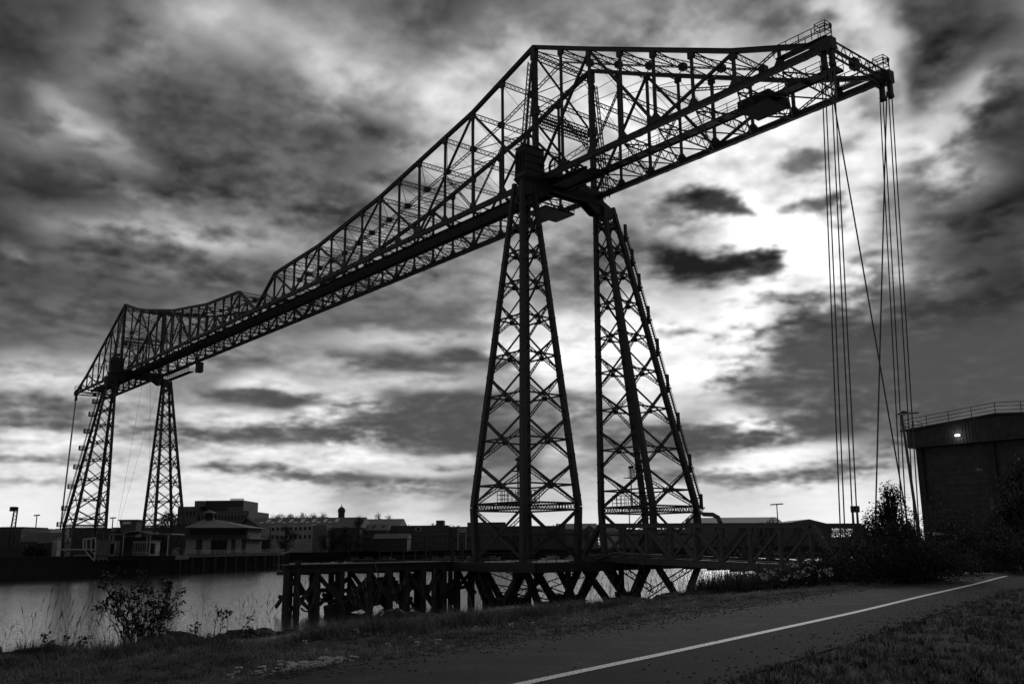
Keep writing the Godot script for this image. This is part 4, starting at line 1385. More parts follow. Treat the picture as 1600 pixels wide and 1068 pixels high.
	# control room
	r = block("control_room", "squat pale topped lookout building seen over the roof of the docked car", "building", 187, 210, 830, 330, 8, M.brick_dark)
	var cr := Shape.new()
	var c0 := ground_at(187, 330)
	var c1 := ground_at(210, 330)
	var yb := top_y(198, 830, 330)
	var yt := top_y(198, 813, 330)
	var lean := behind(-0.8)
	cr.hexa([Vector3(c0.x, yb, c0.z), Vector3(c1.x, yb, c1.z), Vector3(c1.x, yb, c1.z) + behind(7), Vector3(c0.x, yb, c0.z) + behind(7),
		Vector3(c0.x, yt, c0.z) + lean - SIDE3() * 0.5, Vector3(c1.x, yt, c1.z) + lean + SIDE3() * 0.5, Vector3(c1.x, yt, c1.z) + behind(7.5) + SIDE3() * 0.5, Vector3(c0.x, yt, c0.z) + behind(7.5) - SIDE3() * 0.5])
	obj("upper_storey", cr, M.concrete, r[0])
	cr = Shape.new()
	wall_box(cr, Vector3(c0.x, 0, c0.z) + lean * 1.3 - SIDE3() * 0.9, Vector3(c1.x, 0, c1.z) + lean * 1.3 + SIDE3() * 0.9, behind(9), yt, yt + 0.35)
	obj("roof", cr, M.roof, r[0])
	cr = Shape.new()
	wall_box(cr, look(191, 820, 328.6), look(204, 820, 328.6), behind(0.4), top_y(198, 818.5, 328.6), top_y(198, 814.5, 328.6))
	obj("window", cr, M.skylight, r[0])
	var chm := Shape.new()
	wall_box(chm, ground_at(218, 340), ground_at(222.5, 340), behind(1.2), DECK, top_y(220, 817, 340))
	tag(obj("brick_chimney", chm, M.brick_dark), "short brick chimney stack right of the lookout building", "chimney")
	build_restaurant()
	# office block with a dark upper box
	r = block("office_block", "tall office block with a dark box like upper storey above the restaurant", "office block", 304, 386, 798, 480, 40, M.brick)
	windows(r[0], r[1], r[2], r[3] - 4.6, r[3] - 2.2, 15, 0.42, M.brick_dark)
	windows(r[0], r[1], r[2], r[3] - 9.6, r[3] - 7.0, 15, 0.42, M.brick_dark)
	var up := Shape.new()
	wall_box(up, ground_at(316, 486), ground_at(377, 486), behind(28), r[3], top_y(346, 781.5, 486))
	obj("upper_storey", up, M.cladding_dark, r[0])
	up = Shape.new()
	wall_box(up, ground_at(352, 485), ground_at(377, 485), behind(28), r[3], r[3] + 2.2)
	obj("terrace_wall", up, M.brick, r[0])
	up = Shape.new()
	up.rail([Vector3(0, r[3], 0) + flat(ground_at(377, 484)), Vector3(0, r[3], 0) + flat(ground_at(386, 484))], 1.3, 3, 0.05, 1.0)
	up.rail([Vector3(0, top_y(360, 781.5, 486), 0) + flat(ground_at(356, 488)), Vector3(0, top_y(360, 781.5, 486), 0) + flat(ground_at(377, 488))], 1.0, 4, 0.08, 1.0)
	obj("roof_railing", up, M.steel_pale, r[0])
	r = block("office_wing", "lower wing of the office block with square windows behind the far right tower", "office block", 274, 304, 791, 478, 30, M.brick)
	windows(r[0], r[1], r[2], r[3] - 5.0, r[3] - 2.0, 5, 0.5, M.brick_dark)
	windows(r[0], r[1], r[2], r[3] - 11.5, r[3] - 8.0, 5, 0.5, M.brick_dark)
	up = Shape.new()
	wall_box(up, ground_at(300, 482), ground_at(314, 482), behind(16), r[3], top_y(307, 782, 482))
	obj("glazed_corner", up, M.concrete, r[0])
	# long warehouse with rooflights
	r = block("long_warehouse", "long warehouse with rows of rooflights in its dark slate roof", "warehouse", 384, 560, 825, 455, 36, M.brick_dark)
	rf = Shape.new()
	gable_roof(rf, r[1], r[2], behind(36), r[3], top_y(470, 808.5, 473), 0.8)
	obj("roof", rf, M.roof, r[0])
	for k in 15:
		var px := 398.0 + k * 9.2
		if px > 520: break
		var sk := Shape.new()
		var f := 0.3 + 0.25 * (k % 2)
		var p0 := (r[1] as Vector3).lerp(r[2], (px - 384) / 176.0) + behind(36 * 0.5 * f)
		var p1 := p0 + behind(36 * 0.5 * 0.3)
		var ridge := top_y(470, 808.5, 473)
		p0.y = lerpf(r[3], ridge, f) + 0.12
		p1.y = lerpf(r[3], ridge, f + 0.3) + 0.12
		var o := SIDE3() * 0.9
		sk.quad(p0 - o, p0 + o, p1 + o, p1 - o)
		obj("rooflight", sk, M.skylight, r[0])
	var ge := Shape.new()
	var ga := ground_at(371, 440)
	var gb := ground_at(408, 428)
	wall_box(ge, ga, gb, behind(14), DECK, top_y(390, 826, 434))
	ge.tri(Vector3(ga.x, top_y(390, 826, 434), ga.z), Vector3(gb.x, top_y(390, 826, 434), gb.z), Vector3(ga.x, top_y(383, 809, 434), ga.z).lerp(Vector3(gb.x, top_y(383, 809, 434), gb.z), 0.36))
	ge.bar(Vector3(ga.x, top_y(390, 825, 434), ga.z), Vector3(ga.x, top_y(383, 808.5, 434), ga.z).lerp(Vector3(gb.x, top_y(383, 808.5, 434), gb.z), 0.36), 1.5, 0.4)
	ge.bar(Vector3(ga.x, top_y(383, 808.5, 434), ga.z).lerp(Vector3(gb.x, top_y(383, 808.5, 434), gb.z), 0.36), Vector3(gb.x, top_y(390, 825, 434), gb.z), 1.5, 0.4)
	tag(obj("gabled_warehouse", ge, M.brick_dark), "dark gable end of the warehouse right of the restaurant roof", "warehouse")
	# white offices
	r = block("white_offices", "white rendered three storey office with square black windows", "office building", 422, 487, 819, 430, 9, M.render_white, 418)
	windows(r[0], r[1], r[2], top_y(450, 828.5, 424), top_y(450, 823, 424), 9, 0.45, M.brick_dark, 0.0, 1.0)
	windows(r[0], r[1], r[2], top_y(450, 841, 424), top_y(450, 835.5, 424), 9, 0.45, M.brick_dark, 0.0, 1.0)
	r = block("grey_annexe", "plain grey annexe at the right end of the white offices", "building", 487, 509, 820, 419, 12, M.concrete, 424)
	# cupola
	build_cupola()
	# second warehouse group
	r = block("broad_warehouse", "broad slate roofed warehouse below the clock cupola", "warehouse", 548, 622, 821, 500, 40, M.brick_dark)
	rf = Shape.new()
	gable_roof(rf, r[1], r[2], behind(40), r[3], top_y(585, 810.5, 520), 0.5)
	obj("roof", rf, M.roof, r[0])
	r = block("pale_roofed_shed", "long shed with a pale roof and three dark rooflights", "shed", 562, 605, 828, 470, 14, M.brick_dark)
	rf = Shape.new()
	gable_roof(rf, r[1], r[2], behind(14), r[3], top_y(585, 818.5, 477), 0.3)
	obj("roof", rf, M.roof_pale, r[0])
	for k in 3:
		var sk := Shape.new()
		var p0 := (r[1] as Vector3).lerp(r[2], 0.12 + 0.33 * k) + behind(2.0)
		var p1 := p0 + behind(3.6) + SIDE3() * 0.5
		var rr := top_y(585, 818.5, 477)
		p0.y = lerpf(r[3], rr, 2.0 / 7.0) + 0.12
		p1.y = lerpf(r[3], rr, 5.6 / 7.0) + 0.12
		sk.quad(p0 - SIDE3() * 0.8, p0 + SIDE3() * 0.8, p1 + SIDE3() * 0.8, p1 - SIDE3() * 0.8)
		obj("rooflight", sk, M.brick_dark, r[0])
	# long dock building
	for e in [["dock_building", "long flat topped brick dock building with one pale upper window", 605, 700, 820.5, 480, 18], ["dock_building", "continuation of the brick dock building behind the near left tower", 700, 800, 822.0, 484, 18], ["dock_building", "stepped brick dock building seen through the near left tower", 800, 884, 821, 490, 18]]:
		r = block(e[0], e[1], "dock building", e[2], e[3], e[4], e[5], e[6], M.brick_dark)
		windows(r[0], r[1], r[2], top_y(e[2], 844.5, e[5]), top_y(e[2], 840, e[5]), 5, 0.3, M.render_white if e[2] == 605 else M.brick)
		var cp := Shape.new()
		wall_box(cp, r[1] + behind(-0.3), r[2] + behind(-0.3), behind(1), top_y(e[2], 836, e[5]), top_y(e[2], 834.8, e[5]))
		obj("string_course", cp, M.concrete, r[0])
	windows(get_node("dock_building"), ground_at(605, 480), ground_at(700, 480), top_y(650, 829, 480), top_y(650, 823.5, 480), 1, 0.9, M.skylight, 0.46, 0.56)
	r = block("roof_block", "dark roof block with sloping sides standing above the dock building", "building", 681, 693, 812.5, 500, 10, M.brick_dark)
	r = block("stepped_roof_block", "flat roof block above the dock building beside the near left tower", "building", 730, 790, 815.5, 505, 14, M.brick_dark)
	windows(r[0], r[1], r[2], top_y(760, 821, 505), top_y(760, 819.8, 505), 6, 0.6, M.skylight)
	r = block("dark_shed", "long dark shed with a grey roof at the edge of the boat basin", "shed", 583, 636, 841, 440, 16, M.cladding_dark, 432)
	rf = Shape.new()
	gable_roof(rf, r[1], r[2], behind(16), r[3], top_y(620, 833.5, 446), 0.4)
	obj("roof", rf, M.roof, r[0])
	# sign on two posts
	var sg := thing("notice_board", "pale notice board on two tall posts above the basin wall", "sign", Vector3.ZERO)
	for px in [715.5, 728.0]: obj("post", one_bar(ground_at(px, 440), Vector3(0, top_y(px, 825.5, 440), 0) + flat(ground_at(px, 440)), 0.22, 0.22), M.steel_pale, sg)
	var pn := Shape.new()
	wall_box(pn, ground_at(715, 439.6), ground_at(728.5, 439.6), behind(0.15), top_y(720, 831, 439.6), top_y(720, 825.2, 439.6))
	obj("panel", pn, M.render_white, sg)
	pn = Shape.new()
	wall_box(pn, ground_at(717, 439.4), ground_at(719, 439.4), behind(0.1), top_y(720, 828.8, 439.6), top_y(720, 826.8, 439.6))
	wall_box(pn, ground_at(720, 439.4), ground_at(726, 439.4), behind(0.1), top_y(720, 828.4, 439.6), top_y(720, 827.2, 439.6))
	obj("lettering", pn, M.steel_grey, sg)
	# right of the near left tower
	r = block("grey_gabled_shed", "grey gabled shed in the gap between the two near towers", "shed", 908, 935, 831, 470, 14, M.concrete)
	var gg := Shape.new()
	gg.tri(Vector3(0, r[3], 0) + flat(r[1]), Vector3(0, r[3], 0) + flat(r[2]), Vector3(0, top_y(921, 820, 470), 0) + flat((r[1] as Vector3).lerp(r[2], 0.5)))
	gg.bar(Vector3(0, r[3], 0) + flat(r[1]), Vector3(0, top_y(921, 820, 470), 0) + flat((r[1] as Vector3).lerp(r[2], 0.5)), 1.0, 0.3)
	gg.bar(Vector3(0, top_y(921, 820, 470), 0) + flat((r[1] as Vector3).lerp(r[2], 0.5)), Vector3(0, r[3], 0) + flat(r[2]), 1.0, 0.3)
	obj("gable", gg, M.concrete, r[0])
	r = block("pale_long_shed", "long pale roofed shed behind the near left tower's right leg", "shed", 872, 934, 826, 520, 20, M.concrete)
	rf = Shape.new()
	gable_roof(rf, r[1], r[2], behind(20), r[3], top_y(900, 817.5, 530), 0.4)
	obj("roof", rf, M.roof_pale, r[0])
	for e in [["store_building", "pale store building under the near right tower", 950, 967, 824, 500, M.render_white], ["store_building", "mid grey store building left of the near right tower's centre", 967, 1012, 827, 505, M.concrete], ["store_building", "pale low building seen through the low truss bridge", 1012, 1092, 826, 500, M.concrete]]:
		r = block(e[0], e[1], "building", e[2], e[3], e[4], e[5], 14, e[6])
		windows(r[0], r[1], r[2], r[3] - 3.4, r[3] - 1.8, 5, 0.4, M.brick_dark)
	r = block("pale_roofed_hall", "very long pale roofed hall beyond the low truss bridge", "hall", 1085, 1225, 817, 560, 30, M.concrete)
	rf = Shape.new()
	gable_roof(rf, r[1], r[2], behind(30), r[3], top_y(1150, 808, 575), 0.5)
	obj("roof", rf, M.roof_pale, r[0])
	r = block("grey_roofed_hall", "grey roofed hall with a sloping end right of the lamp mast", "hall", 1215, 1300, 819, 500, 40, M.cladding)
	rf = Shape.new()
	var h0: Vector3 = r[1]
	var h1: Vector3 = r[2]
	var apex := h0.lerp(h1, 0.62)
	rf.tri(Vector3(h0.x, r[3], h0.z), Vector3(h1.x, r[3], h1.z), Vector3(apex.x, top_y(1270, 810.5, 500), apex.z))
	rf.quad(Vector3(h0.x, r[3], h0.z) , Vector3(apex.x, top_y(1270, 810.5, 500), apex.z), Vector3(apex.x, top_y(1270, 810.5, 500), apex.z) + behind(40), Vector3(h0.x, r[3], h0.z) + behind(40))
	rf.quad(Vector3(apex.x, top_y(1270, 810.5, 500), apex.z), Vector3(h1.x, r[3], h1.z), Vector3(h1.x, r[3], h1.z) + behind(40), Vector3(apex.x, top_y(1270, 810.5, 500), apex.z) + behind(40))
	obj("roof", rf, M.roof, r[0])
	r = block("low_grey_unit", "low grey unit seen under the far top chord of the truss bridge", "building", 1296, 1400, 838, 420, 14, M.cladding)
	lamp_mast("double_lamp_mast", "lamp mast with a wide flat double head above the low truss bridge", 1218, 788, 190, true)
	lamp_mast("thin_lamp_mast", "thin lamp mast beside the near right tower's outer leg", 1097, 778, 330, false)
	lamp_mast("signal_mast", "thin mast under the near right tower with a small dish like head", 985, 793, 300, true)
	# twin leg column beside the left cables
	var tw := Shape.new()
	var t0 := ground_at(1341, 150)
	var ty := top_y(1341, 791, 150)
	for o in [-0.35, 0.35]: tw.tube(t0 + SIDE3() * o, Vector3(t0.x, ty, t0.z) + SIDE3() * o, 0.09)
	tw.box(Vector3(t0.x - 0.5, ty - 0.9, t0.z - 0.5), Vector3(t0.x + 0.5, ty + 0.1, t0.z + 0.5))
	tag(obj("twin_mast", tw, M.steel_dark), "short twin tube mast with a box head beside the left anchor cables", "mast")
	var tb := Shape.new()
	var tp := [Vector3(5.2, 11.9, -24.2), look(1100, 803, 112), look(1114, 803.5, 110), look(1122, 808, 109), look(1126, 817, 108.5)]
	for i in 4: tb.tube(tp[i], tp[i + 1], 0.26, -1.0, 10)
	tag(obj("cable_duct", tb, M.steel_grey), "curved grey duct leading off the near right tower's outer leg", "duct")
	build_boats()

func SIDE3() -> Vector3:
	return Vector3(SIDE.x, 0, SIDE.y)

func flat(p: Vector3) -> Vector3:
	return Vector3(p.x, 0, p.z)

func lamp_mast(called: String, label: String, px: float, py: float, dist: float, wide: bool) -> void:
	var t := thing(called, label, "lamp post")
	var b := ground_at(px, dist)
	var y := top_y(px, py, dist)
	var s := Shape.new()
	s.tube(b, Vector3(b.x, y, b.z), 0.0007 * dist, 0.0005 * dist)
	obj("column", s, M.steel_dark, t)
	s = Shape.new()
	var w := (0.0065 if wide else 0.003) * dist
	s.bar(Vector3(b.x, y, b.z) - SIDE3() * w, Vector3(b.x, y + 0.15, b.z) + SIDE3() * w, 0.5, 0.0012 * dist)
	obj("lamp_head", s, M.steel_dark, t)

func build_car() -> void:
	var D := 256.0
	var t := thing("transporter_car", "docked transporter car with a wavy roof and white framed cabins between the far towers", "ferry car")
	var s := Shape.new()
	wall_box(s, ground_at(168, D), ground_at(275, D + 4), behind(11), 4.4, 5.5)
	obj("car_deck", s, M.quay, t)
	# roof: flat wings with a hump in the middle
	s = Shape.new()
	var prof := [[163.0, 833.0], [180.0, 833.5], [190.0, 833.3], [198.0, 830.0], [206.0, 828.6], [216.0, 828.4], [224.0, 830.2], [234.0, 833.0], [252.0, 833.2], [268.0, 833.0]]
	for i in prof.size() - 1:
		var a := look(prof[i][0], prof[i][1], D)
		var b := look(prof[i + 1][0], prof[i + 1][1], D)
		s.hexa([a + Vector3(0, -0.3, 0), b + Vector3(0, -0.3, 0), b + behind(10) + Vector3(0, -0.3, 0), a + behind(10) + Vector3(0, -0.3, 0), a, b, b + behind(10), a + behind(10)])
	obj("roof", s, M.roof_pale, t)
	for px in [170.0, 176.0, 192.0, 229.0, 234.0, 262.0]:
		obj("post", one_bar(ground_at(px, D + 0.4, 5.5), Vector3(0, top_y(px, 834, D), 0) + flat(ground_at(px, D + 0.4)), 0.22, 0.22), M.steel_pale, t)
	for e in [[170.5, 180.0], [233.0, 243.5]]:
		var cab := Shape.new()
		wall_box(cab, ground_at(e[0], D + 0.2, 5.5), ground_at(e[1], D + 0.2, 5.5), behind(3), 5.5, top_y(175, 846, D))
		var c := obj("cabin", cab, M.steel_pale, t)
		var r := Shape.new()
		wall_box(r, ground_at(e[0] - 0.6, D - 0.2), ground_at(e[1] + 0.6, D - 0.2), behind(3.6), top_y(175, 846, D), top_y(175, 844.6, D))
		obj("cabin_roof", r, M.render_white, c)
		var w := Shape.new()
		wall_box(w, ground_at(e[0] + 2, D), ground_at(e[1] - 2, D), behind(0.5), 6.0, top_y(175, 849, D))
		obj("window", w, M.glass_dark, c)
	var sal := Shape.new()
	wall_box(sal, ground_at(207, D + 0.5), ground_at(234, D + 0.5), behind(3), 5.5, top_y(220, 844.5, D))
	var sc := obj("saloon", sal, M.concrete, t)
	windows(sc, ground_at(207, D + 0.5), ground_at(234, D + 0.5), 6.4, top_y(220, 846, D), 7, 0.7, M.render_white)
	var bk := Shape.new()
	wall_box(bk, ground_at(183, D + 9), ground_at(262, D + 9), behind(0.4), 5.5, top_y(220, 838, D))
	obj("rear_screen", bk, M.brick_dark, t)
	var rl := Shape.new()
	rl.rail([ground_at(180, D + 0.2, 5.5), ground_at(207, D + 0.2, 5.5)], 1.1, 3, 0.04, 0.8)
	rl.rail([ground_at(244, D + 1, 5.5), ground_at(274, D + 3, 5.5)], 1.1, 3, 0.03, 0.8)
	obj("railing", rl, M.steel_grey, t)
	var hg := Shape.new()
	for px in [178.0, 232.0]:
		for o in [0.0, 8.0]:
			hg.tube(ground_at(px, D + 1 + o, 9.5), pt(-168.0 + (px - 178) * 0.09, -1.2, -2.9 if o == 0.0 else -7.6), 0.03, -1.0, 4)
	obj("hanger_cable", hg, M.cable, t)

func build_restaurant() -> void:
	var t := thing("waterside_restaurant", "two storey waterside restaurant with a hipped roof and glazed lantern, right of the far towers", "restaurant")
	var D := 322.0
	var a := ground_at(291, D)
	var b := ground_at(384, D)
	var y1 := top_y(335, 842, D)
	var y2 := top_y(335, 824, D)
	var s := Shape.new()
	wall_box(s, a, b, behind(20), DECK, y1)
	obj("ground_storey", s, M.brick_dark, t)
	for e in [[290.0, 306.0], [316.0, 329.0], [355.0, 361.0], [368.0, 377.0]]:
		s = Shape.new()
		wall_box(s, ground_at(e[0], D - 0.4), ground_at(e[1], D - 0.4), behind(1), DECK, y1)
		obj("white_wall", s, M.render_white, t)
	windows(t, ground_at(330, D - 0.1), ground_at(354, D - 0.1), DECK + 0.6, y1 - 0.6, 5, 0.8, M.steel)
	s = Shape.new()
	wall_box(s, ground_at(286, D - 1.5), ground_at(389, D - 1.5), behind(23), y1, y1 + 0.3)
	obj("balcony_slab", s, M.roof, t)
	s = Shape.new()
	wall_box(s, a + behind(1.2), b + behind(1.2), behind(18), y1 + 0.3, y2)
	obj("upper_storey", s, M.cladding_dark, t)
	windows(t, a + behind(1.2), b + behind(1.2), y1 + 1.0, y2 - 0.4, 14, 0.75, M.steel)
	s = Shape.new()
	s.rail([ground_at(286, D - 1.3, y1 + 0.3), ground_at(389, D - 1.3, y1 + 0.3)], 1.0, 2, 0.06, 1.6)
	obj("balcony_railing", s, M.steel_grey, t)
	# hipped roof
	s = Shape.new()
	var e0 := look(286, 824, D - 2.0)
	var e1 := look(390, 824, D - 2.0)
	var bk := behind(24)
	var r0 := look(318, 811.5, D + 10)
	var r1 := look(338, 811.5, D + 10)
	s.quad(e0, e1, r1, r0)
	s.tri(e1, e1 + bk, r1)
	s.quad(e1 + bk, e0 + bk, r0, r1)
	s.tri(e0 + bk, e0, r0)
	s.quad(e0 + bk, e1 + bk, e1, e0)
	var rf := obj("roof", s, M.roof_pale, t)
	s = Shape.new()
	wall_box(s, look(320.5, 812, D + 9), look(332, 812, D + 9), behind(2.4), r0.y - 0.4, r0.y + 0.6)
	for px in [320.8, 324.6, 328.3, 331.8]:
		s.bar(look(px, 812, D + 9), look(px, 801, D + 9), 0.25, 0.25)
		s.bar(look(px, 812, D + 9) + behind(2.4), look(px, 801, D + 9) + behind(2.4), 0.25, 0.25)
	obj("lantern", s, M.steel_dark, rf)
	s = Shape.new()
	var l0 := look(318.5, 801, D + 8.4)
	var l1 := look(334, 801, D + 8.4)
	var lt := look(326, 796, D + 10)
	for q in [[l0, l1], [l1, l1 + behind(3.6)], [l1 + behind(3.6), l0 + behind(3.6)], [l0 + behind(3.6), l0]]: s.tri(q[0], q[1], lt)
	s.quad(l0 + behind(3.6), l1 + behind(3.6), l1, l0)
	obj("lantern_roof", s, M.roof_pale, rf)
	s = Shape.new()
	wall_box(s, look(321.2, 811, D + 9.4), look(331.5, 811, D + 9.4), behind(1.6), r0.y + 0.6, look(325, 801, D + 9).y)
	obj("lantern_glass", s, M.glass_dark, rf)
	# wharf in front
	var w := thing("restaurant_wharf", "timber wharf with white railing in front of the restaurant", "wharf")
	s = Shape.new()
	var w0 := Vector3(-187.6, DECK, -20.5)
	var w1 := Vector3(-221.0, DECK, -70.0)
	var d := (w1 - w0).normalized()
	var o := Vector3(-d.z, 0, d.x) * 2.2
	if o.x < 0: o = -o
	s.hexa([w0 + o + Vector3(0, -0.7, 0), w1 + o + Vector3(0, -0.7, 0), w1 + Vector3(0, -0.7, 0), w0 + Vector3(0, -0.7, 0), w0 + o, w1 + o, w1, w0])
	obj("deck", s, M.concrete, w)
	for i in 11:
		var p := w0.lerp(w1, (i + 0.2) / 10.5) + o
		obj("pile", one_bar(Vector3(p.x, -2, p.z), Vector3(p.x, 4.8, p.z), 0.9, 0.9, Vector3.RIGHT), M.timber, w)
	s = Shape.new()
	s.rail([w0.lerp(w1, 0.02) + o, w1 + o, w1], 1.3, 3, 0.07, 2.4)
	obj("railing", s, M.render_white, w)
	s = Shape.new()
	var kb := w0.lerp(w1, 0.04)
	s.box(kb + Vector3(-1.0, 0, -1.0), kb + Vector3(1.0, 2.2, 1.0))
	tag(obj("white_kiosk", s, M.render_white), "small white kiosk at the left end of the restaurant wharf railing", "kiosk")
	s = Shape.new()
	var pf := look(452, 873, 470)
	wall_box(s, look(438, 873, 470), look(515, 873, 470), behind(4), 0.0, 0.9)
	tag(obj("floating_pontoon", s, M.concrete), "pale floating pontoon beyond the end of the restaurant wharf", "pontoon")

func build_cupola() -> void:
	var D := 540.0
	var t := thing("clock_cupola", "old domed clock cupola with a spike rising above the warehouse roofs", "cupola")
	var c := ground_at(532, D)
	var r := 5.2 * D / 1464.0
	var y0 := top_y(532, 812, D)
	var s := Shape.new()
	s.tube(Vector3(c.x, DECK, c.z), Vector3(c.x, top_y(532, 800, D), c.z), r, r, 8)
	obj("drum", s, M.brick_dark, t)
	s = Shape.new()
	for k in 8:
		var a := TAU * (k + 0.5) / 8
		s.bar(Vector3(c.x + cos(a) * r * 0.85, top_y(532, 800, D), c.z + sin(a) * r * 0.85), Vector3(c.x + cos(a) * r * 0.85, top_y(532, 796.5, D), c.z + sin(a) * r * 0.85), 0.7, 0.7, Vector3.RIGHT)
	s.tube(Vector3(c.x, top_y(532, 800, D), c.z), Vector3(c.x, top_y(532, 796.5, D), c.z), r * 0.45, -1.0, 8)
	obj("belfry", s, M.brick_dark, t)
	s = Shape.new()
	var prof := [[796.6, 1.05], [795.0, 1.0], [793.2, 0.75], [792.0, 0.42], [791.3, 0.18], [790.0, 0.12], [786.0, 0.02]]
	for i in prof.size() - 1: s.tube(Vector3(c.x, top_y(532, prof[i][0], D), c.z), Vector3(c.x, top_y(532, prof[i + 1][0], D), c.z), r * prof[i][1], r * prof[i + 1][1], 10)
	obj("dome", s, M.roof, t)
	var f := Vector3(c.x, 0, c.z) + behind(-r * 0.98)
	s = Shape.new()
	s.tube(Vector3(f.x, top_y(532, 803.2, D), f.z), Vector3(f.x, top_y(532, 803.2, D), f.z) + behind(-0.15), 0.8, -1.0, 12)
	s.box(Vector3(f.x - 0.5, top_y(532, 804, D), f.z - 0.3), Vector3(f.x + 0.5, top_y(532, 802.4, D), f.z + 0.3))
	obj("clock_face", s, M.concrete, t)

func boat(label: String, px: float, dist: float, length: float, turn: float, cabin_at: float, mast_h: float) -> void:
	var p := ground_at(px, dist, 0.0)
	var t := thing("small_boat", label, "boat", p, turn)
	var s := Shape.new()
	var L := length * 0.5
	var W := length * 0.16
	var rows := [[-L, 0.75, 0.9], [-L * 0.2, 1.0, 0.85], [L * 0.55, 0.75, 1.0], [L, 0.05, 1.3]]
	for i in 3:
		var a: Array = rows[i]
		var b: Array = rows[i + 1]
		var la := Vector3(a[0], a[2], W * a[1])
		var lb := Vector3(b[0], b[2], W * b[1])
		var ka := Vector3(a[0], -0.3, W * a[1] * 0.5)
		var kb := Vector3(b[0], -0.3, W * b[1] * 0.5)
		var f := Vector3(1, 1, -1)
		s.quad(ka, kb, lb, la)
		s.quad(kb * f, ka * f, la * f, lb * f)
		s.quad(la, lb, lb * f, la * f)
	s.quad(Vector3(-L, -0.3, -W * 0.38), Vector3(-L, -0.3, W * 0.38), Vector3(-L, 0.9, W * 0.75), Vector3(-L, 0.9, -W * 0.75))
	obj("hull", s, M.boat_white, t)
	s = Shape.new()
	s.box(Vector3(cabin_at * L - length * 0.14, 0.85, -W * 0.6), Vector3(cabin_at * L + length * 0.14, 1.9, W * 0.6))
	s.box(Vector3(cabin_at * L - length * 0.17, 1.9, -W * 0.7), Vector3(cabin_at * L + length * 0.16, 2.0, W * 0.7))
	var c := obj("cabin", s, M.boat_white, t)
	s = Shape.new()
	s.box(Vector3(cabin_at * L - length * 0.11, 1.3, -W * 0.62), Vector3(cabin_at * L + length * 0.12, 1.7, W * 0.62))
	obj("window", s, M.glass_dark, c)
	if mast_h > 0.0:
		s = Shape.new()
		s.tube(Vector3(0.1 * L, 0.8, 0), Vector3(0.1 * L, mast_h, 0), 0.09, 0.06)
		s.tube(Vector3(0.1 * L, 1.8, 0), Vector3(-0.7 * L, 1.9, 0), 0.08)
		obj("mast", s, M.steel_pale, t)

func build_boats() -> void:
	var yaw := deg_to_rad(50.8)
	boat("white sailing boat with a short mast, leftmost in the basin", 557, 504, 12.2, yaw, -0.1, 9.5)
	boat("white sailing boat with the taller mast beside the leftmost one", 581, 508, 13.5, yaw + 0.2, -0.2, 14.5)
	boat("pale workboat without a mast right of the two sailing boats", 602, 502, 12.2, yaw - 0.2, 0.2, 0.0)
	boat("small white launch lying alone in the middle of the basin", 676, 506, 9.5, yaw, 0.3, 0.0)
	boat("white cabin cruiser left of the notice board posts", 699, 510, 12.2, yaw + 1.2, 0.0, 0.0)
	boat("white cabin cruiser with a stub mast under the notice board", 711, 512, 10.8, yaw + 1.4, 0.1, 4.0)
	boat("white motor boat just left of the near tower's left leg", 733, 514, 10.8, yaw + 1.5, 0.1, 3.0)
	boat("big white motor yacht seen through the near left tower's right bay", 862, 496, 18.9, yaw + 1.1, 0.0, 5.0)
	boat("small white boat behind the near left tower's left bay", 767, 516, 10.8, yaw, 0.2, 0.0)
	boat("white boat just right of the near left tower", 893, 508, 10.8, yaw + 1.0, 0.0, 0.0)
	# mooring rails and posts along the basin
	for e in [[540, 660, 862, 462, "thin mooring walkway rail behind the sailing boats"], [650, 745, 861, 458, "thin mooring walkway rail in the middle of the basin"]]:
		var s := Shape.new()
		s.rail([ground_at(e[0], e[3], 1.2), ground_at(e[1], e[3], 1.2)], 1.6, 2, 0.06, 9.0)
		wall_box(s, ground_at(e[0], e[3]), ground_at(e[1], e[3]), behind(2), 0.5, 1.2)
		tag(obj("mooring_walkway", s, M.steel_grey), e[4], "walkway")
	var posts := ["short mooring pile in the basin left of the two masts", "tall mooring pile right of the dark shed", "black mooring pile before the pale launch", "thick black mooring pile left of the near tower", "black mooring pile close beside the near tower's left leg"]
	var px := [545, 664, 672, 707, 722]
	for i in 5:
		var s := Shape.new()
		s.tube(ground_at(px[i], 455, -1.0), ground_at(px[i], 455, [8.0, 11.5, 8.0, 9.0, 8.5][i]), 0.35 if i < 3 else 0.9, -1.0, 8)
		tag(obj("mooring_pile", s, M.timber), posts[i], "mooring pile")

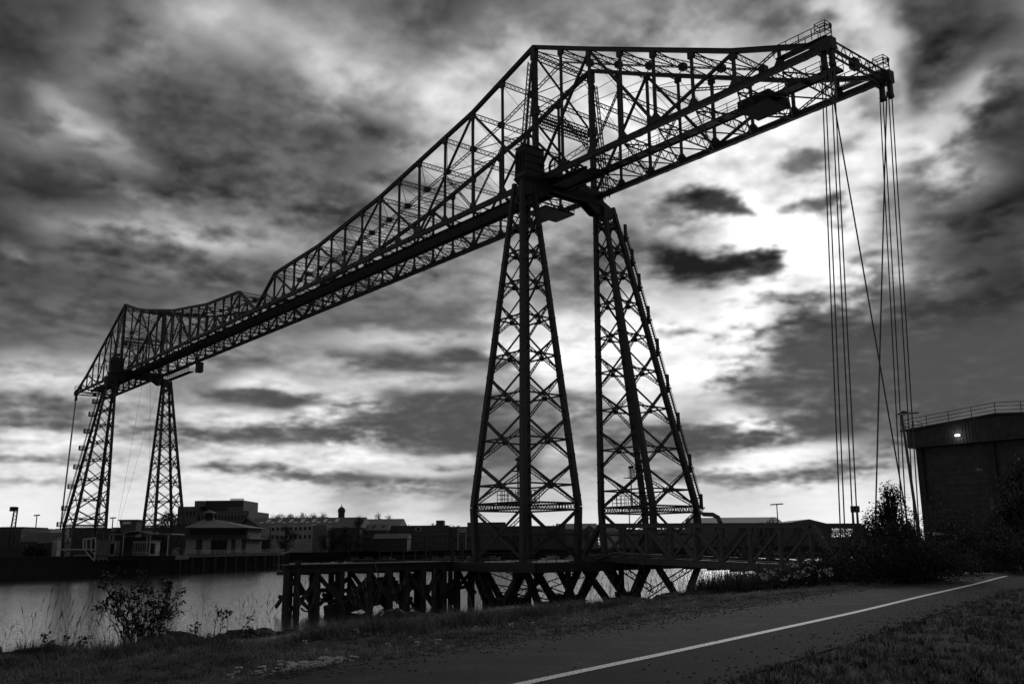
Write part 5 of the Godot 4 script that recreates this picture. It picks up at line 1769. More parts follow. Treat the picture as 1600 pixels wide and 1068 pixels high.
func build_right_bank() -> void:
	# the big clad hall
	var t := thing("clad_hall", "huge dark corrugated hall with a gabled fascia and railed roof at the right edge", "industrial hall")
	var D0 := 112.0
	var a := ground_at(1449, D0, 5.4)
	var b := ground_at(1720, 98.0, 5.4)
	var n := (b - a).normalized()
	var back := Vector3(n.z, 0, -n.x)
	if back.dot(Vector3(FWD.x, 0, FWD.y)) < 0.0: back = -back
	var yl := top_y(1436, 699, D0)
	var ye := top_y(1428, 674, D0)
	var ridge := look(1571, 650, 105.0)
	var rt := (Vector3(ridge.x, 0, ridge.z) - flat(a)).dot(n)
	var lng := a.distance_to(b)
	var s := Shape.new()
	wall_box(s, a, b, back * 46.0, 5.0, yl)
	var wl := obj("walls", s, M.cladding, t)
	s = Shape.new()
	for k in 18:                                            # laps of the wall cladding
		wall_box(s, a - back * 0.05, b - back * 0.05, back * 0.04, 5.6 + k * 0.62, 5.64 + k * 0.62)
	obj("wall_laps", s, M.cladding, t)
	s = Shape.new()
	for q in [0.0, 8.3, 18.0]:
		wall_box(s, a + n * q - back * 0.5, a + n * (q + 0.7) - back * 0.5, back * 0.6, 5.2, yl)
	obj("door_pier", s, M.cladding_dark, t)
	# fascia: a deep band following the gable
	s = Shape.new()
	var f0 := a - n * 0.55 - back * 1.2
	var f1 := a + n * rt - back * 1.2
	var f2 := a + n * (rt * 2.0 + 0.9) - back * 1.2
	for e in [[f0, f1, ye, ridge.y], [f1, f2, ridge.y, ye]]:
		var p: Vector3 = e[0]
		var q: Vector3 = e[1]
		s.hexa([Vector3(p.x, yl - 0.1, p.z), Vector3(q.x, yl - 0.1, q.z), Vector3(q.x, yl - 0.1, q.z) + back * 47.5, Vector3(p.x, yl - 0.1, p.z) + back * 47.5,
			Vector3(p.x, e[2], p.z), Vector3(q.x, e[3], q.z), Vector3(q.x, e[3], q.z) + back * 47.5, Vector3(p.x, e[2], p.z) + back * 47.5])
	var fs := obj("fascia", s, M.cladding, t)
	s = Shape.new()
	var m := 0.0
	while m < rt * 2.0 + 1.6:
		var p := f0 + n * m - back * 0.05
		var h: float = lerpf(ye, ridge.y, clampf(m / (rt + 0.9), 0, 1)) if m < rt + 0.9 else lerpf(ridge.y, ye, (m - rt - 0.9) / (rt + 0.9))
		wall_box(s, p, p + n * 0.14, back * 0.04, yl - 0.08, h - 0.03)
		m += 0.36
	obj("fascia_ribs", s, M.cladding, fs)
	s = Shape.new()
	var ov := back * -0.15
	s.bar(Vector3(f0.x, ye + 0.05, f0.z) - n * 0.6 + ov, Vector3(f1.x, ridge.y + 0.06, f1.z) + ov, 0.4, 0.22)
	s.bar(Vector3(f1.x, ridge.y + 0.06, f1.z) + ov, Vector3(f2.x, ye + 0.05, f2.z) + ov, 0.4, 0.22)
	obj("verge_trim", s, M.cladding_dark, t)
	s = Shape.new()
	s.rail([Vector3(f0.x, ye + 0.1, f0.z) + back * 4.0, Vector3(f0.x, ye + 0.1, f0.z) + ov, Vector3(f1.x, ridge.y + 0.1, f1.z) + ov], 1.25, 3, 0.03, 2.6)
	s.rail([Vector3(f1.x, ridge.y + 0.1, f1.z) + ov, Vector3(f2.x, ye + 0.1, f2.z) + ov], 1.25, 3, 0.03, 2.6)
	obj("roof_railing", s, M.steel, t)
	# lit bulkhead lamp on the fascia
	var lp := thing("bulkhead_lamp", "small bright lit lamp fixed high on the fascia of the dark hall", "lamp")
	var at := look(1498, 680, D0 - 5.0)
	var tt := (flat(at) - flat(f0)).dot(n)
	var base := f0 + n * tt - back * 0.16
	base.y = at.y
	s = Shape.new()
	s.bar(base - n * 0.34 + back * 0.06, base + n * 0.34 + back * 0.06, 0.14, 0.26)
	obj("housing", s, M.steel_dark, lp)
	var glow := StandardMaterial3D.new()
	glow.albedo_color = Color(1, 1, 1)
	glow.emission_enabled = true
	glow.emission = Color(1, 1, 1)
	glow.emission_energy_multiplier = 2.5
	s = Shape.new()
	s.bar(base - n * 0.28 - back * 0.04, base + n * 0.28 - back * 0.04, 0.06, 0.2)
	var lens_ := obj("lamp_lens", s, glow, lp)
	var ol := OmniLight3D.new()
	ol.name = "lamp_light"
	ol.light_energy = 0.5
	ol.omni_range = 30.0
	ol.omni_attenuation = 2.0
	ol.light_size = 0.2
	ol.shadow_enabled = true
	lp.add_child(ol)
	ol.position = base - back * 0.35
	# lamp posts
	street_lamp("tall street lamp leaning slightly, with a long flat head, beside the big bush", 1409, 648, 1444, 888, 52.0, 1.0, M.steel_grey)
	street_lamp("lower street lamp with a pale head in front of the hall's dark door", 1543, 734, 1556, 846, 88.0, -0.62, M.steel_dark)
	var po := Shape.new()
	po.tube(look(1462, 880, 56), look(1449, 788, 56), 0.09)
	po.box(look(1450, 792, 56) - Vector3(0.12, 0.5, 0.12), look(1450, 792, 56) + Vector3(0.12, 0.1, 0.12))
	tag(obj("dark_pole", po, M.steel_dark), "short dark leaning pole right of the tall street lamp", "pole")
	var bx := Shape.new()
	wall_box(bx, ground_at(1459, 62, 5.6), ground_at(1476, 61, 5.6), behind(0.9), 5.6, top_y(1466, 837, 62))
	bx.bar(look(1458, 833, 61.5), look(1477, 837, 60.5), 1.4, 0.16)
	tag(obj("utility_cabinet", bx, M.cladding_dark), "dark utility cabinet with a pale sloping lid among the bushes", "cabinet")
	var vr := Shape.new()
	vr.bar(look(1545, 843, 80), look(1604, 842, 76), 0.12, 0.2)
	vr.bar(look(1575, 850, 70), look(1604, 845, 66), 0.12, 0.2)
	for e in [[1548, 843, 80], [1565, 843, 78.5], [1585, 842.6, 77], [1580, 849, 69.5], [1596, 846.5, 67]]: vr.bar(look(e[0], e[1], e[2]), ground_at(e[0], e[2], 5.5), 0.12, 0.12)
	tag(obj("guard_rail", vr, M.steel_grey), "low grey guard rail along the lane at the right edge", "guard rail")
	for i in 3:
		var w := Shape.new()
		wall_box(w, ground_at(1556 + i * 9, 92), ground_at(1563 + i * 9, 92), behind(0.1), 5.6, top_y(1560, 833 + i, 92))
		tag(obj("site_notice", w, M.concrete), ["pale notice leaning at the foot of the hall, leftmost", "pale notice at the foot of the hall, in the middle", "pale notice at the foot of the hall, rightmost"][i], "notice")

func street_lamp(label: String, tx: float, ty: float, bx: float, by: float, dist: float, arm: float, m: Material) -> void:
	var t := thing("street_lamp", label, "street lamp")
	var b := look(bx, by, dist)
	b.y = minf(b.y, 5.7)
	var p := look(tx, ty, dist)
	var s := Shape.new()
	s.tube(b, b.lerp(p, 0.3), 0.12, 0.1, 10)
	s.tube(b.lerp(p, 0.3), p, 0.085, 0.07, 10)
	s.tube(b, b + (p - b).normalized() * 1.2, 0.16, -1.0, 10)
	obj("column", s, m, t)
	s = Shape.new()
	var d := SIDE3() * arm
	s.bar(p + Vector3(0, 0.05, 0) - d * 0.1, p + Vector3(0, 0.12, 0) + d * 0.95, 0.07, 0.07)
	obj("bracket", s, m, t)
	s = Shape.new()
	var h0 := p - d * 0.22 if arm > 0 else p + d * 0.7
	for i in 5:
		var u0 := i / 5.0
		var u1 := (i + 1) / 5.0
		s.bar(h0 + d.normalized() * (u0 * 0.6) + Vector3(0, 0.05 + 0.1 * sin(u0 * PI), 0), h0 + d.normalized() * (u1 * 0.6) + Vector3(0, 0.05 + 0.1 * sin(u1 * PI), 0), 0.1 + 0.2 * sin(u0 * PI), 0.08 + 0.06 * sin(u0 * PI), Vector3.UP, 0.1 + 0.2 * sin(u1 * PI), 0.08 + 0.06 * sin(u1 * PI))
	var hd := obj("lamp_head", s, M.concrete if arm < 0 else m, t)
	s = Shape.new()
	s.bar(h0 + d.normalized() * 0.08 + Vector3(0, 0.03, 0), h0 + d.normalized() * 0.52 + Vector3(0, 0.03, 0), 0.22, 0.06)
	obj("lamp_lens", s, M.skylight, hd)
	if arm < 0:
		s = Shape.new()
		var q := b.lerp(p, 0.62)
		s.tri(q + Vector3(-0.3, 0, 0) - behind(0.2), q + Vector3(0.3, 0, 0.0) - behind(0.2), q + Vector3(0, 0.7, 0) - behind(0.2))
		s.box(q + Vector3(-0.25, -0.55, 0.0) - behind(0.25), q + Vector3(0.2, -0.1, 0.03) - behind(0.25))
		obj("sign_plate", s, M.concrete, t)

# ---------------------------------------------------------------- plants
class Leaves:
	var v := PackedVector3Array()
	var n := PackedVector3Array()
	var c := PackedColorArray()
	func leaf(p: Vector3, along: Vector3, nor: Vector3, l: float, w: float, tone: float) -> void:    # a pointed leaf folded along its rib
		var s := along.cross(nor).normalized() * w * 0.5
		var tip := p + along * l
		var mid := p + along * l * 0.45
		var up := nor * w * 0.18
		v.append_array([p, mid + s + up, tip, p, tip, mid - s + up])
		n.append_array([nor, nor, nor, nor, nor, nor])
		var k := Color(tone, tone, tone)
		c.append_array([k, k, k, k, k, k])
	func mesh() -> ArrayMesh:
		var m := ArrayMesh.new()
		var a := []
		a.resize(Mesh.ARRAY_MAX)
		a[Mesh.ARRAY_VERTEX] = v
		a[Mesh.ARRAY_NORMAL] = n
		a[Mesh.ARRAY_COLOR] = c
		m.add_surface_from_arrays(Mesh.PRIMITIVE_TRIANGLES, a)
		return m

func rdir() -> Vector3:
	var z := rng.randf_range(-1, 1)
	var a := rng.randf() * TAU
	var r := sqrt(1.0 - z * z)
	return Vector3(r * cos(a), z, r * sin(a))

# foliage spread through lumps of a crown
func crown_leaves(L: Leaves, lumps: Array, per_m3: float, size: float, cap: int) -> void:
	for e in lumps:
		var ctr: Vector3 = e[0]
		var rad: Vector3 = e[1]
		var count := mini(cap, int(per_m3 * rad.x * rad.y * rad.z * 4.2))
		var tone0 := rng.randf_range(0.45, 0.85)
		for i in count:
			var d := rdir()
			var k := pow(rng.randf(), 0.4)
			var p := ctr + d * rad * k
			p += rdir() * size * 0.8
			var al := (rdir() + d * 0.5 + Vector3(0, -0.15, 0)).normalized()
			var no := (rdir() * 0.8 + Vector3.UP * 0.6 + d * 0.5).normalized()
			L.leaf(p, al, no, size * rng.randf_range(0.7, 1.3), size * rng.randf_range(0.4, 0.65), clampf(tone0 + rng.randf_range(-0.2, 0.25), 0.2, 1.0))

func tree(called: String, label: String, cat: String, base: Vector3, height: float, width: float, lumps_n: int, leaf: float, density: float, m: Material, group := "", airy := 1.0, low := 0.22, pointed := false) -> void:
	var t := thing(called, label, cat, Vector3.ZERO, 0.0, group)
	var s := Shape.new()
	var tops := []
	var lumps := []
	s.tube(base - Vector3(0, 0.3, 0), base + Vector3(0, height * 0.5, 0), height * 0.025 + 0.03, height * 0.014, 7)
	for i in lumps_n:
		var f := (i + 0.5) / lumps_n
		var a := rng.randf() * TAU
		var yy := lerpf(low, 0.95, f)
		var shape := (1.0 - f) * 0.95 + 0.08 if pointed else sin(clampf(f, 0.05, 1.0) * PI * 0.86 + 0.35)
		var rr := width * 0.5 * shape * rng.randf_range(0.35, 0.95)
		var c := base + Vector3(cos(a) * rr, height * yy, sin(a) * rr)
		var q := width * rng.randf_range(0.13, 0.24) * airy * ((1.25 - 0.7 * f) if pointed else 1.0)
		lumps.append([c, Vector3(q, q * rng.randf_range(0.7, 1.1), q)])
		s.tube(base + Vector3(0, height * yy * 0.55, 0), c, height * 0.009 + 0.01, 0.006 * height, 5)
	obj("trunk", s, M.bark, t)
	var L := Leaves.new()
	crown_leaves(L, lumps, density, leaf, 900)
	part("crown", L.mesh(), m, t)

# upright stems with spaced leaves: open riverside shrub
func open_shrub(label: String, base: Vector3, height: float, stems: int, spread: float) -> void:
	var t := thing("open_shrub", label, "shrub")
	var s := Shape.new()
	var L := Leaves.new()
	for i in stems:
		var a := rng.randf() * TAU
		var lean := rng.randf_range(0.05, 1.0)
		var b := base + Vector3(cos(a), 0, sin(a)) * rng.randf_range(0.0, 0.45)
		b.y = ground_y(b.x, b.z) - 0.05
		var dir := Vector3(cos(a) * lean * spread, 1.0, sin(a) * lean * spread).normalized()
		var h := height * rng.randf_range(0.55, 1.0) * (1.0 if lean < 0.6 else 0.85)
		var p := b
		var segs := 9
		for k in segs:
			var f := float(k) / segs
			var nd := (dir + Vector3(rng.randf_range(-0.16, 0.16), 0.0 if lean < 0.6 else -0.12, rng.randf_range(-0.16, 0.16))).normalized()
			var q := p + nd * h / segs
			s.tube(p, q, lerpf(0.014, 0.004, f), lerpf(0.014, 0.004, f + 0.11), 4)
			if f > 0.2:
				for j in 2:
					if rng.randf() < 0.55:
						var td := (rdir() * 0.8 + Vector3(0, 0.5, 0) + nd * 0.4).normalized()
						var tl := rng.randf_range(0.1, 0.32) * height * 0.5
						var e := q + td * tl
						s.tube(q, e, 0.005, 0.003, 3)
						for w in int(tl / 0.05):
							var lp := q.lerp(e, rng.randf_range(0.25, 1.05))
							if rng.randf() < 0.55 + 0.45 * f:
								L.leaf(lp, (rdir() + td * 0.6).normalized(), (rdir() + Vector3.UP).normalized(), rng.randf_range(0.06, 0.12), rng.randf_range(0.035, 0.065), rng.randf_range(0.3, 0.9))
			dir = nd
			p = q
		for w in 14:
			L.leaf(p + rdir() * 0.07, (rdir() + Vector3.UP * 0.3).normalized(), (rdir() + Vector3.UP).normalized(), 0.1, 0.05, rng.randf_range(0.3, 0.9))
	obj("stem", s, M.bark, t)
	part("foliage", L.mesh(), M.leaf_dark, t)

func tuft(blades: int, h: float, spread: float, wide: float, bend: float) -> ArrayMesh:
	var s := Shape.new()
	for i in blades:
		var a := rng.randf() * TAU
		var o := Vector3(cos(a), 0, sin(a)) * rng.randf() * spread
		var d := Vector3(cos(a + rng.randf_range(-0.9, 0.9)), 0, sin(a + rng.randf_range(-0.9, 0.9)))
		var hh := h * rng.randf_range(0.5, 1.0)
		var side := Vector3(-d.z, 0, d.x) * wide
		var p := o
		var last := o
		var b := bend * rng.randf_range(0.3, 1.2)
		for k in 3:
			var f0 := k / 3.0
			var f1 := (k + 1) / 3.0
			var q0 := o + Vector3(0, hh * f0 * (1.0 - 0.18 * b * f0), 0) + d * hh * b * f0 * f0
			var q1 := o + Vector3(0, hh * f1 * (1.0 - 0.18 * b * f1), 0) + d * hh * b * f1 * f1
			var nn := side.cross(q1 - q0).normalized()
			nn = (nn * 0.6 + Vector3.UP).normalized()
			var w0 := side * (1.0 - f0 * 0.75)
			var w1 := side * (1.0 - f1 * 0.95)
			s.v.append_array([q0 - w0, q1 + w1, q0 + w0, q0 - w0, q1 - w1, q1 + w1])
			s.n.append_array([nn, nn, nn, nn, nn, nn])
	return s.mesh()

func seed_stalk() -> ArrayMesh:
	var s := Shape.new()
	for i in 3:
		var a := rng.randf() * TAU
		var d := Vector3(cos(a), 0, sin(a))
		var o := d * rng.randf() * 0.12
		var p := o
		for k in 5:
			var f := (k + 1) / 5.0
			var q := o + Vector3(0, f * (0.8 + 0.2 * i), 0) + d * 0.2 * f * f
			s.tube(p, q, 0.0035, 0.003, 3)
			p = q
		s.tube(p, p + Vector3(0, 0.1, 0) + d * 0.05, 0.012, 0.004, 4)
		s.tube(p - Vector3(0, 0.06, 0) - d * 0.01, p, 0.004, 0.012, 4)
	return s.mesh()

func scatter(called: String, mesh: Mesh, count: int, zone: Callable, smin: float, smax: float, tone: Vector2, label: String, cat: String) -> void:
	var xf := []
	var cols := []
	var tries := 0
	while xf.size() < count and tries < count * 6:
		tries += 1
		var p: Vector3 = zone.call()
		if p.y < -50.0: continue
		var k := rng.randf_range(smin, smax)
		xf.append(turned(p, rng.randf() * TAU, Vector3(k, k * rng.randf_range(0.8, 1.2), k), rng.randf_range(-0.1, 0.1)))
		var g := rng.randf_range(tone.x, tone.y) * clampf(1.0 + 1.3 * hills.get_noise_2d(p.x * 6.0 + 80.0, p.z * 6.0), 0.25, 1.9)
		cols.append(Color(g, g, g))
	multi(called, mesh, M.grass, xf, cols, label, cat)

const NOWHERE := Vector3(0, -99, 0)

func edge_dist(x: float, z: float) -> float:
	return maxf(along(PATH_LEFT, z) - x, x - along(PATH_RIGHT, z))

func near_point(xa: float, xb: float, za: float, zb: float, keep: float) -> Vector3:    # thinned out with distance from the viewpoint
	var p := Vector2(rng.randf_range(xa, xb), rng.randf_range(za, zb))
	var d := p.distance_to(Vector2(EYE.x, EYE.z))
	if d < 7.0 or rng.randf() > clampf(pow(keep / d, 1.4), 0.0, 1.0): return NOWHERE
	return Vector3(p.x, ground_y(p.x, p.y), p.y)

func verge_zone() -> Vector3:
	var p := near_point(58.0, 80.0, 12.0, 88.0, 24.0)
	if p.y < -50.0 or p.y < 4.4: return NOWHERE
	var e := along(PATH_LEFT, p.z) - p.x
	if e < 0.9 or e > 5.6 or p.x > 80.0: return NOWHERE
	var s := p.x - shore(p.z)
	if s < 3.6 + 2.2 * hills.get_noise_1d(p.z * 5.0): return NOWHERE
	if rng.randf() > 0.05 + 1.6 * (hills.get_noise_2d(p.x * 3.0, p.z * 3.0 + 50.0) + 0.35): return NOWHERE
	return p

func mown_zone() -> Vector3:
	var p := near_point(60.0, 80.0, 10.0, 84.0, 26.0)
	if p.y < -50.0: return NOWHERE
	var e := along(PATH_LEFT, p.z) - p.x
	if e < -0.12 + 0.25 * hills.get_noise_1d(p.z * 14.0) or e > 7.5: return NOWHERE
	return p

func lawn_zone() -> Vector3:
	var p := near_point(76.0, 100.0, 28.0, 78.0, 12.0)
	if p.y < -50.0: return NOWHERE
	var e := p.x - along(PATH_RIGHT, p.z)
	if e < -0.05 + 0.5 * hills.get_noise_1d(p.z * 9.0 + 31.0): return NOWHERE
	return p

func crest_zone() -> Vector3:
	var z := rng.randf_range(10.0, 90.0)
	var x := shore(z) + rng.randf_range(-1.2, 1.6)
	return Vector3(x, ground_y(x, z), z)

func reed_zone() -> Vector3:
	var z := rng.randf_range(8.0, 42.0)
	var x := shore(z) + rng.randf_range(-2.2, 2.4)
	return Vector3(x, ground_y(x, z), z)

const MOUNDS := [[575, 20.5], [600, 20.0], [625, 20.5], [690, 21.5], [715, 22.0], [740, 22.0], [765, 22.5], [800, 24.0], [835, 25.0], [880, 27.0], [905, 28.0], [950, 29.0], [985, 30.0], [1040, 32.0], [1090, 35.0], [560, 23.0], [90, 19.0], [250, 17.5], [300, 18.0], [500, 19.0], [180, 18.0], [350, 19.0]]

func mound_zone() -> Vector3:
	var m: Array = MOUNDS[rng.randi() % MOUNDS.size()]
	var b := ground_at(m[0], m[1] - 1.6)
	var x := b.x + rng.randfn(0.0, 0.42)
	var z := b.z + rng.randfn(0.0, 0.42)
	if along(PATH_LEFT, z) - x < 0.8: return NOWHERE
	return Vector3(x, ground_y(x, z), z)

func hay_zone() -> Vector3:
	var z := rng.randf_range(44.0, 73.0)
	var x := shore(z) + rng.randf_range(1.0, 8.0)
	if along(PATH_LEFT, z) - x < 4.6 or hills.get_noise_2d(x * 4.0, z * 4.0 + 9.0) < -0.22: return NOWHERE
	return Vector3(x, ground_y(x, z), z)

func flower(base: Vector3, h: float, heads: int) -> void:
	var t := thing("white_flower_plant", "tall weed with flat white flower heads at the edge of the big bush", "flower", Vector3.ZERO, 0.0, "white flowering weeds beside the path")
	var s := Shape.new()
	var f := Shape.new()
	var L := Leaves.new()
	for i in heads:
		var a := rng.randf() * TAU
		var o := Vector3(cos(a), 0, sin(a)) * rng.randf_range(0.05, 0.4)
		var tip := base + o + Vector3(0, h * rng.randf_range(0.7, 1.05), 0)
		s.tube(base + o * 0.2, tip, 0.01, 0.005, 4)
		for k in 6:
			var p := tip + Vector3(rng.randf_range(-0.09, 0.09), rng.randf_range(-0.05, 0.05), rng.randf_range(-0.09, 0.09))
			f.tube(p, p + Vector3(0, 0.03, 0), 0.026, 0.016, 5)
			f.quad(p + Vector3(-0.02, 0.03, 0.02), p + Vector3(0.02, 0.03, 0.02), p + Vector3(0.02, 0.03, -0.02), p + Vector3(-0.02, 0.03, -0.02))
		for k in 12: L.leaf((base + o * 0.3).lerp(tip, rng.randf_range(0.1, 0.85)), (rdir() + Vector3(0, 0.2, 0)).normalized(), (rdir() + Vector3.UP).normalized(), 0.16, 0.05, rng.randf_range(0.4, 1.0))
	obj("stem", s, M.bark, t)
	part("leaf", L.mesh(), M.leaf, t)
	obj("flower_head", f, M.petal, t)

func build_plants() -> void:
	open_shrub("tall open leafy shrub standing dark against the bright water at lower left", Vector3(66.6, 5.0, 70.4), 2.35, 46, 0.42)
	open_shrub("small thin shrub at the right foot of the tall open shrub", Vector3(66.6, 5.2, 68.4), 0.95, 9, 0.5)
	open_shrub("low spreading shrub at the left foot of the tall open shrub", Vector3(66.8, 5.2, 72.2), 0.8, 8, 0.9)
	# long and short grass
	scatter("verge_grass", tuft(14, 0.16, 0.14, 0.004, 1.0), 9000, verge_zone, 0.5, 1.3, Vector2(0.08, 0.2), "tangled long grass on the verge between path and river", "grass")
	scatter("verge_turf", tuft(13, 0.075, 0.12, 0.0045, 1.1), 20000, mown_zone, 0.6, 1.3, Vector2(0.06, 0.16), "short rough turf along the left edge of the path", "grass")
	scatter("grass_tussocks", tuft(22, 0.33, 0.18, 0.005, 1.0), 1700, mound_zone, 0.5, 1.15, Vector2(0.03, 0.1), "dark shaggy tussocks standing out on the verge", "grass")
	scatter("lawn_turf", tuft(14, 0.085, 0.1, 0.0045, 0.7), 22000, lawn_zone, 0.6, 1.5, Vector2(0.03, 0.1), "clumpy short grass to the right of the path", "grass")
	scatter("lawn_clumps", tuft(22, 0.13, 0.1, 0.007, 0.9), 2600, lawn_zone, 0.6, 1.4, Vector2(0.03, 0.09), "darker coarse clumps in the grass right of the path", "grass")
	scatter("dry_grass", tuft(12, 0.13, 0.14, 0.004, 0.8), 12000, hay_zone, 0.5, 1.2, Vector2(0.3, 0.55), "pale dry grass on the ledge above the stones", "grass")
	scatter("crest_stalks", seed_stalk(), 420, crest_zone, 0.6, 1.3, Vector2(0.04, 0.12), "thin seeding grass stalks along the crest of the bank", "grass")
	scatter("bank_reeds", tuft(10, 1.1, 0.25, 0.012, 0.3), 5200, reed_zone, 0.7, 1.5, Vector2(0.03, 0.1), "tall reedy grass on the bank below the low truss bridge", "reeds")
	scatter("crest_weeds", tuft(9, 0.32, 0.25, 0.012, 0.8), 1300, crest_zone, 0.4, 1.1, Vector2(0.025, 0.07), "dark weeds along the top of the stones", "weeds")
	var lf := Leaves.new()
	for i in 5: lf.leaf(Vector3(0, 0.004, 0), Vector3(cos(i * 1.2), 0.1, sin(i * 1.2)).normalized(), Vector3.UP, 0.05, 0.03, 1.0)
	var lx := []
	for i in 70:
		var z := rng.randf_range(40.0, 72.0)
		lx.append(turned(Vector3(rng.randf_range(along(PATH_LEFT, z), along(PATH_RIGHT, z) + 3.0), 5.812, z), rng.randf() * TAU, Vector3.ONE * rng.randf_range(0.3, 1.0)))
	multi("fallen_leaves", lf.mesh(), M.concrete, lx, [], "scattered dead leaves and scraps on the path", "leaves")
	var gx := []
	for i in 1500:
		var z := rng.randf_range(44.0, 74.0)
		var side := along(PATH_LEFT, z) + absf(rng.randfn(0.0, 0.5)) if i % 3 else along(PATH_RIGHT, z) - absf(rng.randfn(0.0, 0.6))
		gx.append(turned(Vector3(side, 5.806, z), rng.randf() * TAU, Vector3.ONE * rng.randf_range(0.006, 0.022)))
	multi("path_grit", stone(1.0), M.concrete, gx, [], "loose grit and small stones along the edges of the path", "grit")
	# daisies at the path edge
	var fl := Shape.new()
	for i in 6:
		var p := Vector3(rng.randf_range(-0.05, 0.05), rng.randf_range(0.05, 0.11), rng.randf_range(-0.05, 0.05))
		fl.tube(p, p + Vector3(0, 0.012, 0), 0.014, 0.01, 5)
		fl.quad(p + Vector3(-0.012, 0.012, 0.012), p + Vector3(0.012, 0.012, 0.012), p + Vector3(0.012, 0.012, -0.012), p + Vector3(-0.012, 0.012, -0.012))
	var xf := []
	for i in 90:
		var z := rng.randfn(72.4, 0.35) if i < 34 else (rng.randfn(71.6, 0.25) if i < 58 else rng.randf_range(55.0, 71.0))
		var x := along(PATH_LEFT, z) - (absf(rng.randfn(0.0, 0.28)) + 0.06 if i < 58 else rng.randf_range(0.2, 3.0))
		xf.append(turned(Vector3(x, ground_y(x, z), z), rng.randf() * TAU, Vector3.ONE * rng.randf_range(0.7, 1.2)))
	multi("small_daisies", fl.mesh(), M.petal, xf, [], "patch of tiny white flowers at the left edge of the path", "flowers")
	for i in 14:
		var px: float = [1186, 1200, 1206, 1236, 1241, 1250, 1252, 1260, 1268, 1282, 1288, 1292, 1222, 1246][i]
		var py: float = [897, 886, 893, 883, 897, 880, 892, 875, 888, 893, 886, 890, 898, 895][i]
		var b := ground_at(px, 37.0 + (i % 3) * 1.2, 0.0)
		b.y = ground_y(b.x, b.z)
		flower(b, maxf(0.4, top_y(px, py, 37.5) - b.y), 3 + i % 3)
	# the big bush beside the path with its pointed tree
	var hb := ground_at(1400, 43.0)
	tree("pointed_tree", "pointed leafy young tree rising from the big bush beside the cables", "tree", Vector3(ground_at(1396, 46).x, 5.4, ground_at(1396, 46).z), 4.8, 4.3, 70, 0.13, 260.0, M.leaf, "", 0.8, 0.1, true)
	tree("slim_sapling", "slim sapling just left of the pointed tree", "tree", Vector3(ground_at(1367, 46).x, 5.3, ground_at(1367, 46).z), 3.1, 1.1, 16, 0.11, 500.0, M.leaf, "", 1.0, 0.2, true)
	bush("big_bush", "big dark rounded bush spilling over the verge beside the path", [[1310, 40, 1.5], [1335, 40, 1.9], [1360, 41, 2.1], [1385, 42, 2.3], [1410, 42, 2.4], [1430, 41, 2.3], [1450, 40, 2.0], [1462, 40, 1.5], [1395, 39, 1.5], [1425, 38.5, 1.5], [1350, 38.5, 1.4], [1300, 43, 1.5], [1330, 45, 2.2], [1370, 46, 2.5]], 1.25, 0.12, M.leaf_dark)
	bush("back_hedge", "dark overgrown hedge at the foot of the clad hall", [[1455, 62, 3.2], [1475, 62, 3.9], [1495, 62, 3.6], [1515, 61, 3.2], [1535, 60, 2.6], [1550, 58, 2.2], [1565, 56, 2.1], [1580, 55, 2.1], [1598, 54, 2.2], [1500, 57, 2.0], [1530, 56, 1.9], [1480, 57, 2.2]], 1.6, 0.16, M.leaf_dark)
	bush("lane_hedge", "low dark bushes between the lane and the guard rail at the right edge", [[1545, 50, 1.3], [1562, 50, 1.5], [1580, 49, 1.5], [1600, 48, 1.6], [1618, 48, 1.6]], 1.1, 0.12, M.leaf_dark)
	bush("rank_weeds", "paler rank weeds between the big bush and the lane kerb", [[1480, 46, 0.8], [1497, 46, 0.9], [1512, 47, 0.9], [1490, 48, 1.0]], 0.7, 0.1, M.leaf)
	bush("verge_bush", "low tangled bush where the white flowers grow", [[1225, 39, 0.7], [1245, 39, 0.9], [1268, 39, 0.9], [1288, 40, 1.0], [1206, 39, 0.6]], 0.75, 0.09, M.leaf_dark)
	tree("ash_sapling", "sparse tree partly out of frame in front of the hall's right side", "tree", Vector3(ground_at(1606, 60).x, 5.4, ground_at(1606, 60).z), 7.2, 3.2, 20, 0.2, 90.0, M.leaf, "", 1.0)
	tree("dark_roadside_tree", "dark low crowned tree at the right edge by the guard rail", "tree", Vector3(ground_at(1602, 72).x, 5.4, ground_at(1602, 72).z), 4.6, 5.0, 24, 0.2, 160.0, M.leaf_dark)
	# far trees
	var far := [
		[445, 820, 410, 9.0, "round leafy tree in front of the white offices"], [516, 826, 405, 11.0, "broad dark tree right of the white offices"], [560, 808, 430, 9.0, "tall dark tree right of the clock cupola"],
		[540, 823, 410, 9.0, "lower dark tree between the broad tree and the tall tree"], [432, 804, 520, 9.0, "feathery treetop above the left end of the long warehouse"], [452, 803, 520, 8.0, "treetop above the middle of the long warehouse"],
		[470, 799, 520, 6.0, "pointed treetop above the long warehouse"], [488, 803, 520, 8.0, "treetop above the right part of the long warehouse"], [503, 798, 520, 6.0, "taller thin treetop left of the clock cupola"],
		[590, 799, 530, 8.0, "dark round treetop above the broad warehouse's left slope"], [606, 801, 530, 8.0, "dark round treetop above the broad warehouse's right slope"], [677, 815, 490, 5.0, "small treetop against the sloping roof block"],
		[262, 800, 440, 14.0, "large dark tree behind the far right tower"], [282, 822, 400, 8.0, "dark tree left of the restaurant"], [1207, 809, 300, 6.0, "leafy treetop above the low truss bridge beside the lamp mast"], [1190, 812, 310, 5.0, "smaller treetop left of the lamp mast"],
		[5, 824, 320, 9.0, "dark tree at the far left edge of the far bank"], [52, 850, 258, 7.0, "small dark tree before the slate roofed house"], [918, 826, 440, 6.0, "dark tree before the grey gabled shed"], [405, 838, 380, 10.0, "low dark tree right of the restaurant"],
	]
	var mass := Leaves.new()
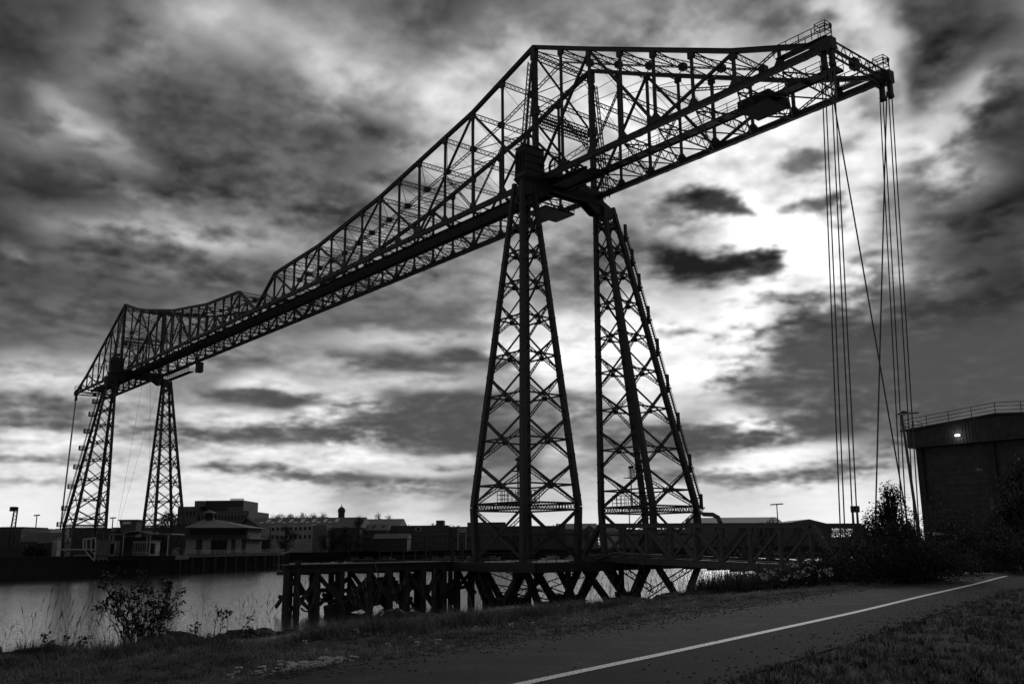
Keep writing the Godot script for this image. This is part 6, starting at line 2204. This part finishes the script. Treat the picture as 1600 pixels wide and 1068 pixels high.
	for i in 120:
		var b := ground_at(560.0 + i * 7.4, 640.0 + (i % 5) * 8.0)
		var top := top_y(560.0 + i * 7.4, 822.0 + rng.randf_range(-1.5, 4.0), 640.0)
		var q := 5.0
		crown_leaves(mass, [[Vector3(b.x, lerpf(DECK, top, 0.35), b.z), Vector3(q, (top - DECK) * 0.4, q)], [Vector3(b.x, lerpf(DECK, top, 0.75), b.z), Vector3(q * 0.8, (top - DECK) * 0.3, q * 0.8)]], 0.9, 1.3, 130)
	for i in 46:
		var px := 424.0 + i * 1.9
		var b := ground_at(px, 545.0)
		var top := top_y(px, 803.5 + 2.5 * sin(i * 0.7) + rng.randf_range(-1.5, 1.5), 545.0)
		crown_leaves(mass, [[Vector3(b.x, top - 2.6, b.z), Vector3(1.6, 2.6, 1.6)]], 4.0, 0.6, 90)
	var ms := part("distant_trees", mass.mesh(), M.leaf_dark)
	tag(ms, "low band of distant trees behind the sheds on the far bank", "trees", "", "stuff")
	for e in far:
		var b := ground_at(e[0], e[2])
		tree("far_tree", e[4] + " on the far bank", "tree", b, top_y(e[0], e[1], e[2]) - b.y, e[3] * 1.15, 30, 0.55, 6.0, M.leaf_dark, "", 0.72, 0.08)

func bush(called: String, label: String, spots: Array, r: float, leaf: float, m: Material) -> void:
	var t := thing(called, label, "bush")
	var L := Leaves.new()
	var s := Shape.new()
	for e in spots:
		var b := ground_at(e[0], e[1], 0.0)
		b.y = maxf(ground_y(b.x, b.z), 3.0)
		var h: float = e[2]
		for k in 5:
			var o := Vector3(rng.randf_range(-0.6, 0.6), 0, rng.randf_range(-0.6, 0.6)) * r
			var c := b + o + Vector3(0, h * rng.randf_range(0.12, 0.78), 0)
			var q := r * rng.randf_range(0.45, 0.75)
			crown_leaves(L, [[c, Vector3(q, q * 0.8, q)]], 0.75 / (leaf * leaf) * 3.0 / r, leaf, 420)
			s.tube(b, c, 0.03, 0.012, 4)
		for k in 4:                                         # sprays that break the outline
			var c := b + Vector3(rng.randf_range(-1, 1) * r, h * rng.randf_range(0.85, 1.1), rng.randf_range(-1, 1) * r)
			crown_leaves(L, [[c, Vector3(0.18, 0.3, 0.18) * r]], 1200.0, leaf * 0.85, 40)
			s.tube(b + Vector3(0, h * 0.4, 0), c, 0.02, 0.008, 4)
	obj("stem", s, M.bark, t)
	part("foliage", L.mesh(), m, t)

func _ready() -> void:
	rng.seed = 20240611
	view = Transform3D(Basis.from_euler(Vector3(deg_to_rad(12.226), deg_to_rad(50.814), deg_to_rad(-0.525))), EYE)
	hills = FastNoiseLite.new()
	hills.seed = 31
	hills.frequency = 0.1
	hills.fractal_octaves = 3
	set_view()
	make_materials()
	build_ground()
	build_bridge()
	build_landing()
	build_approach()
	build_jetty()
	build_far_bank()
	build_right_bank()
	build_rocks()
	build_plants()
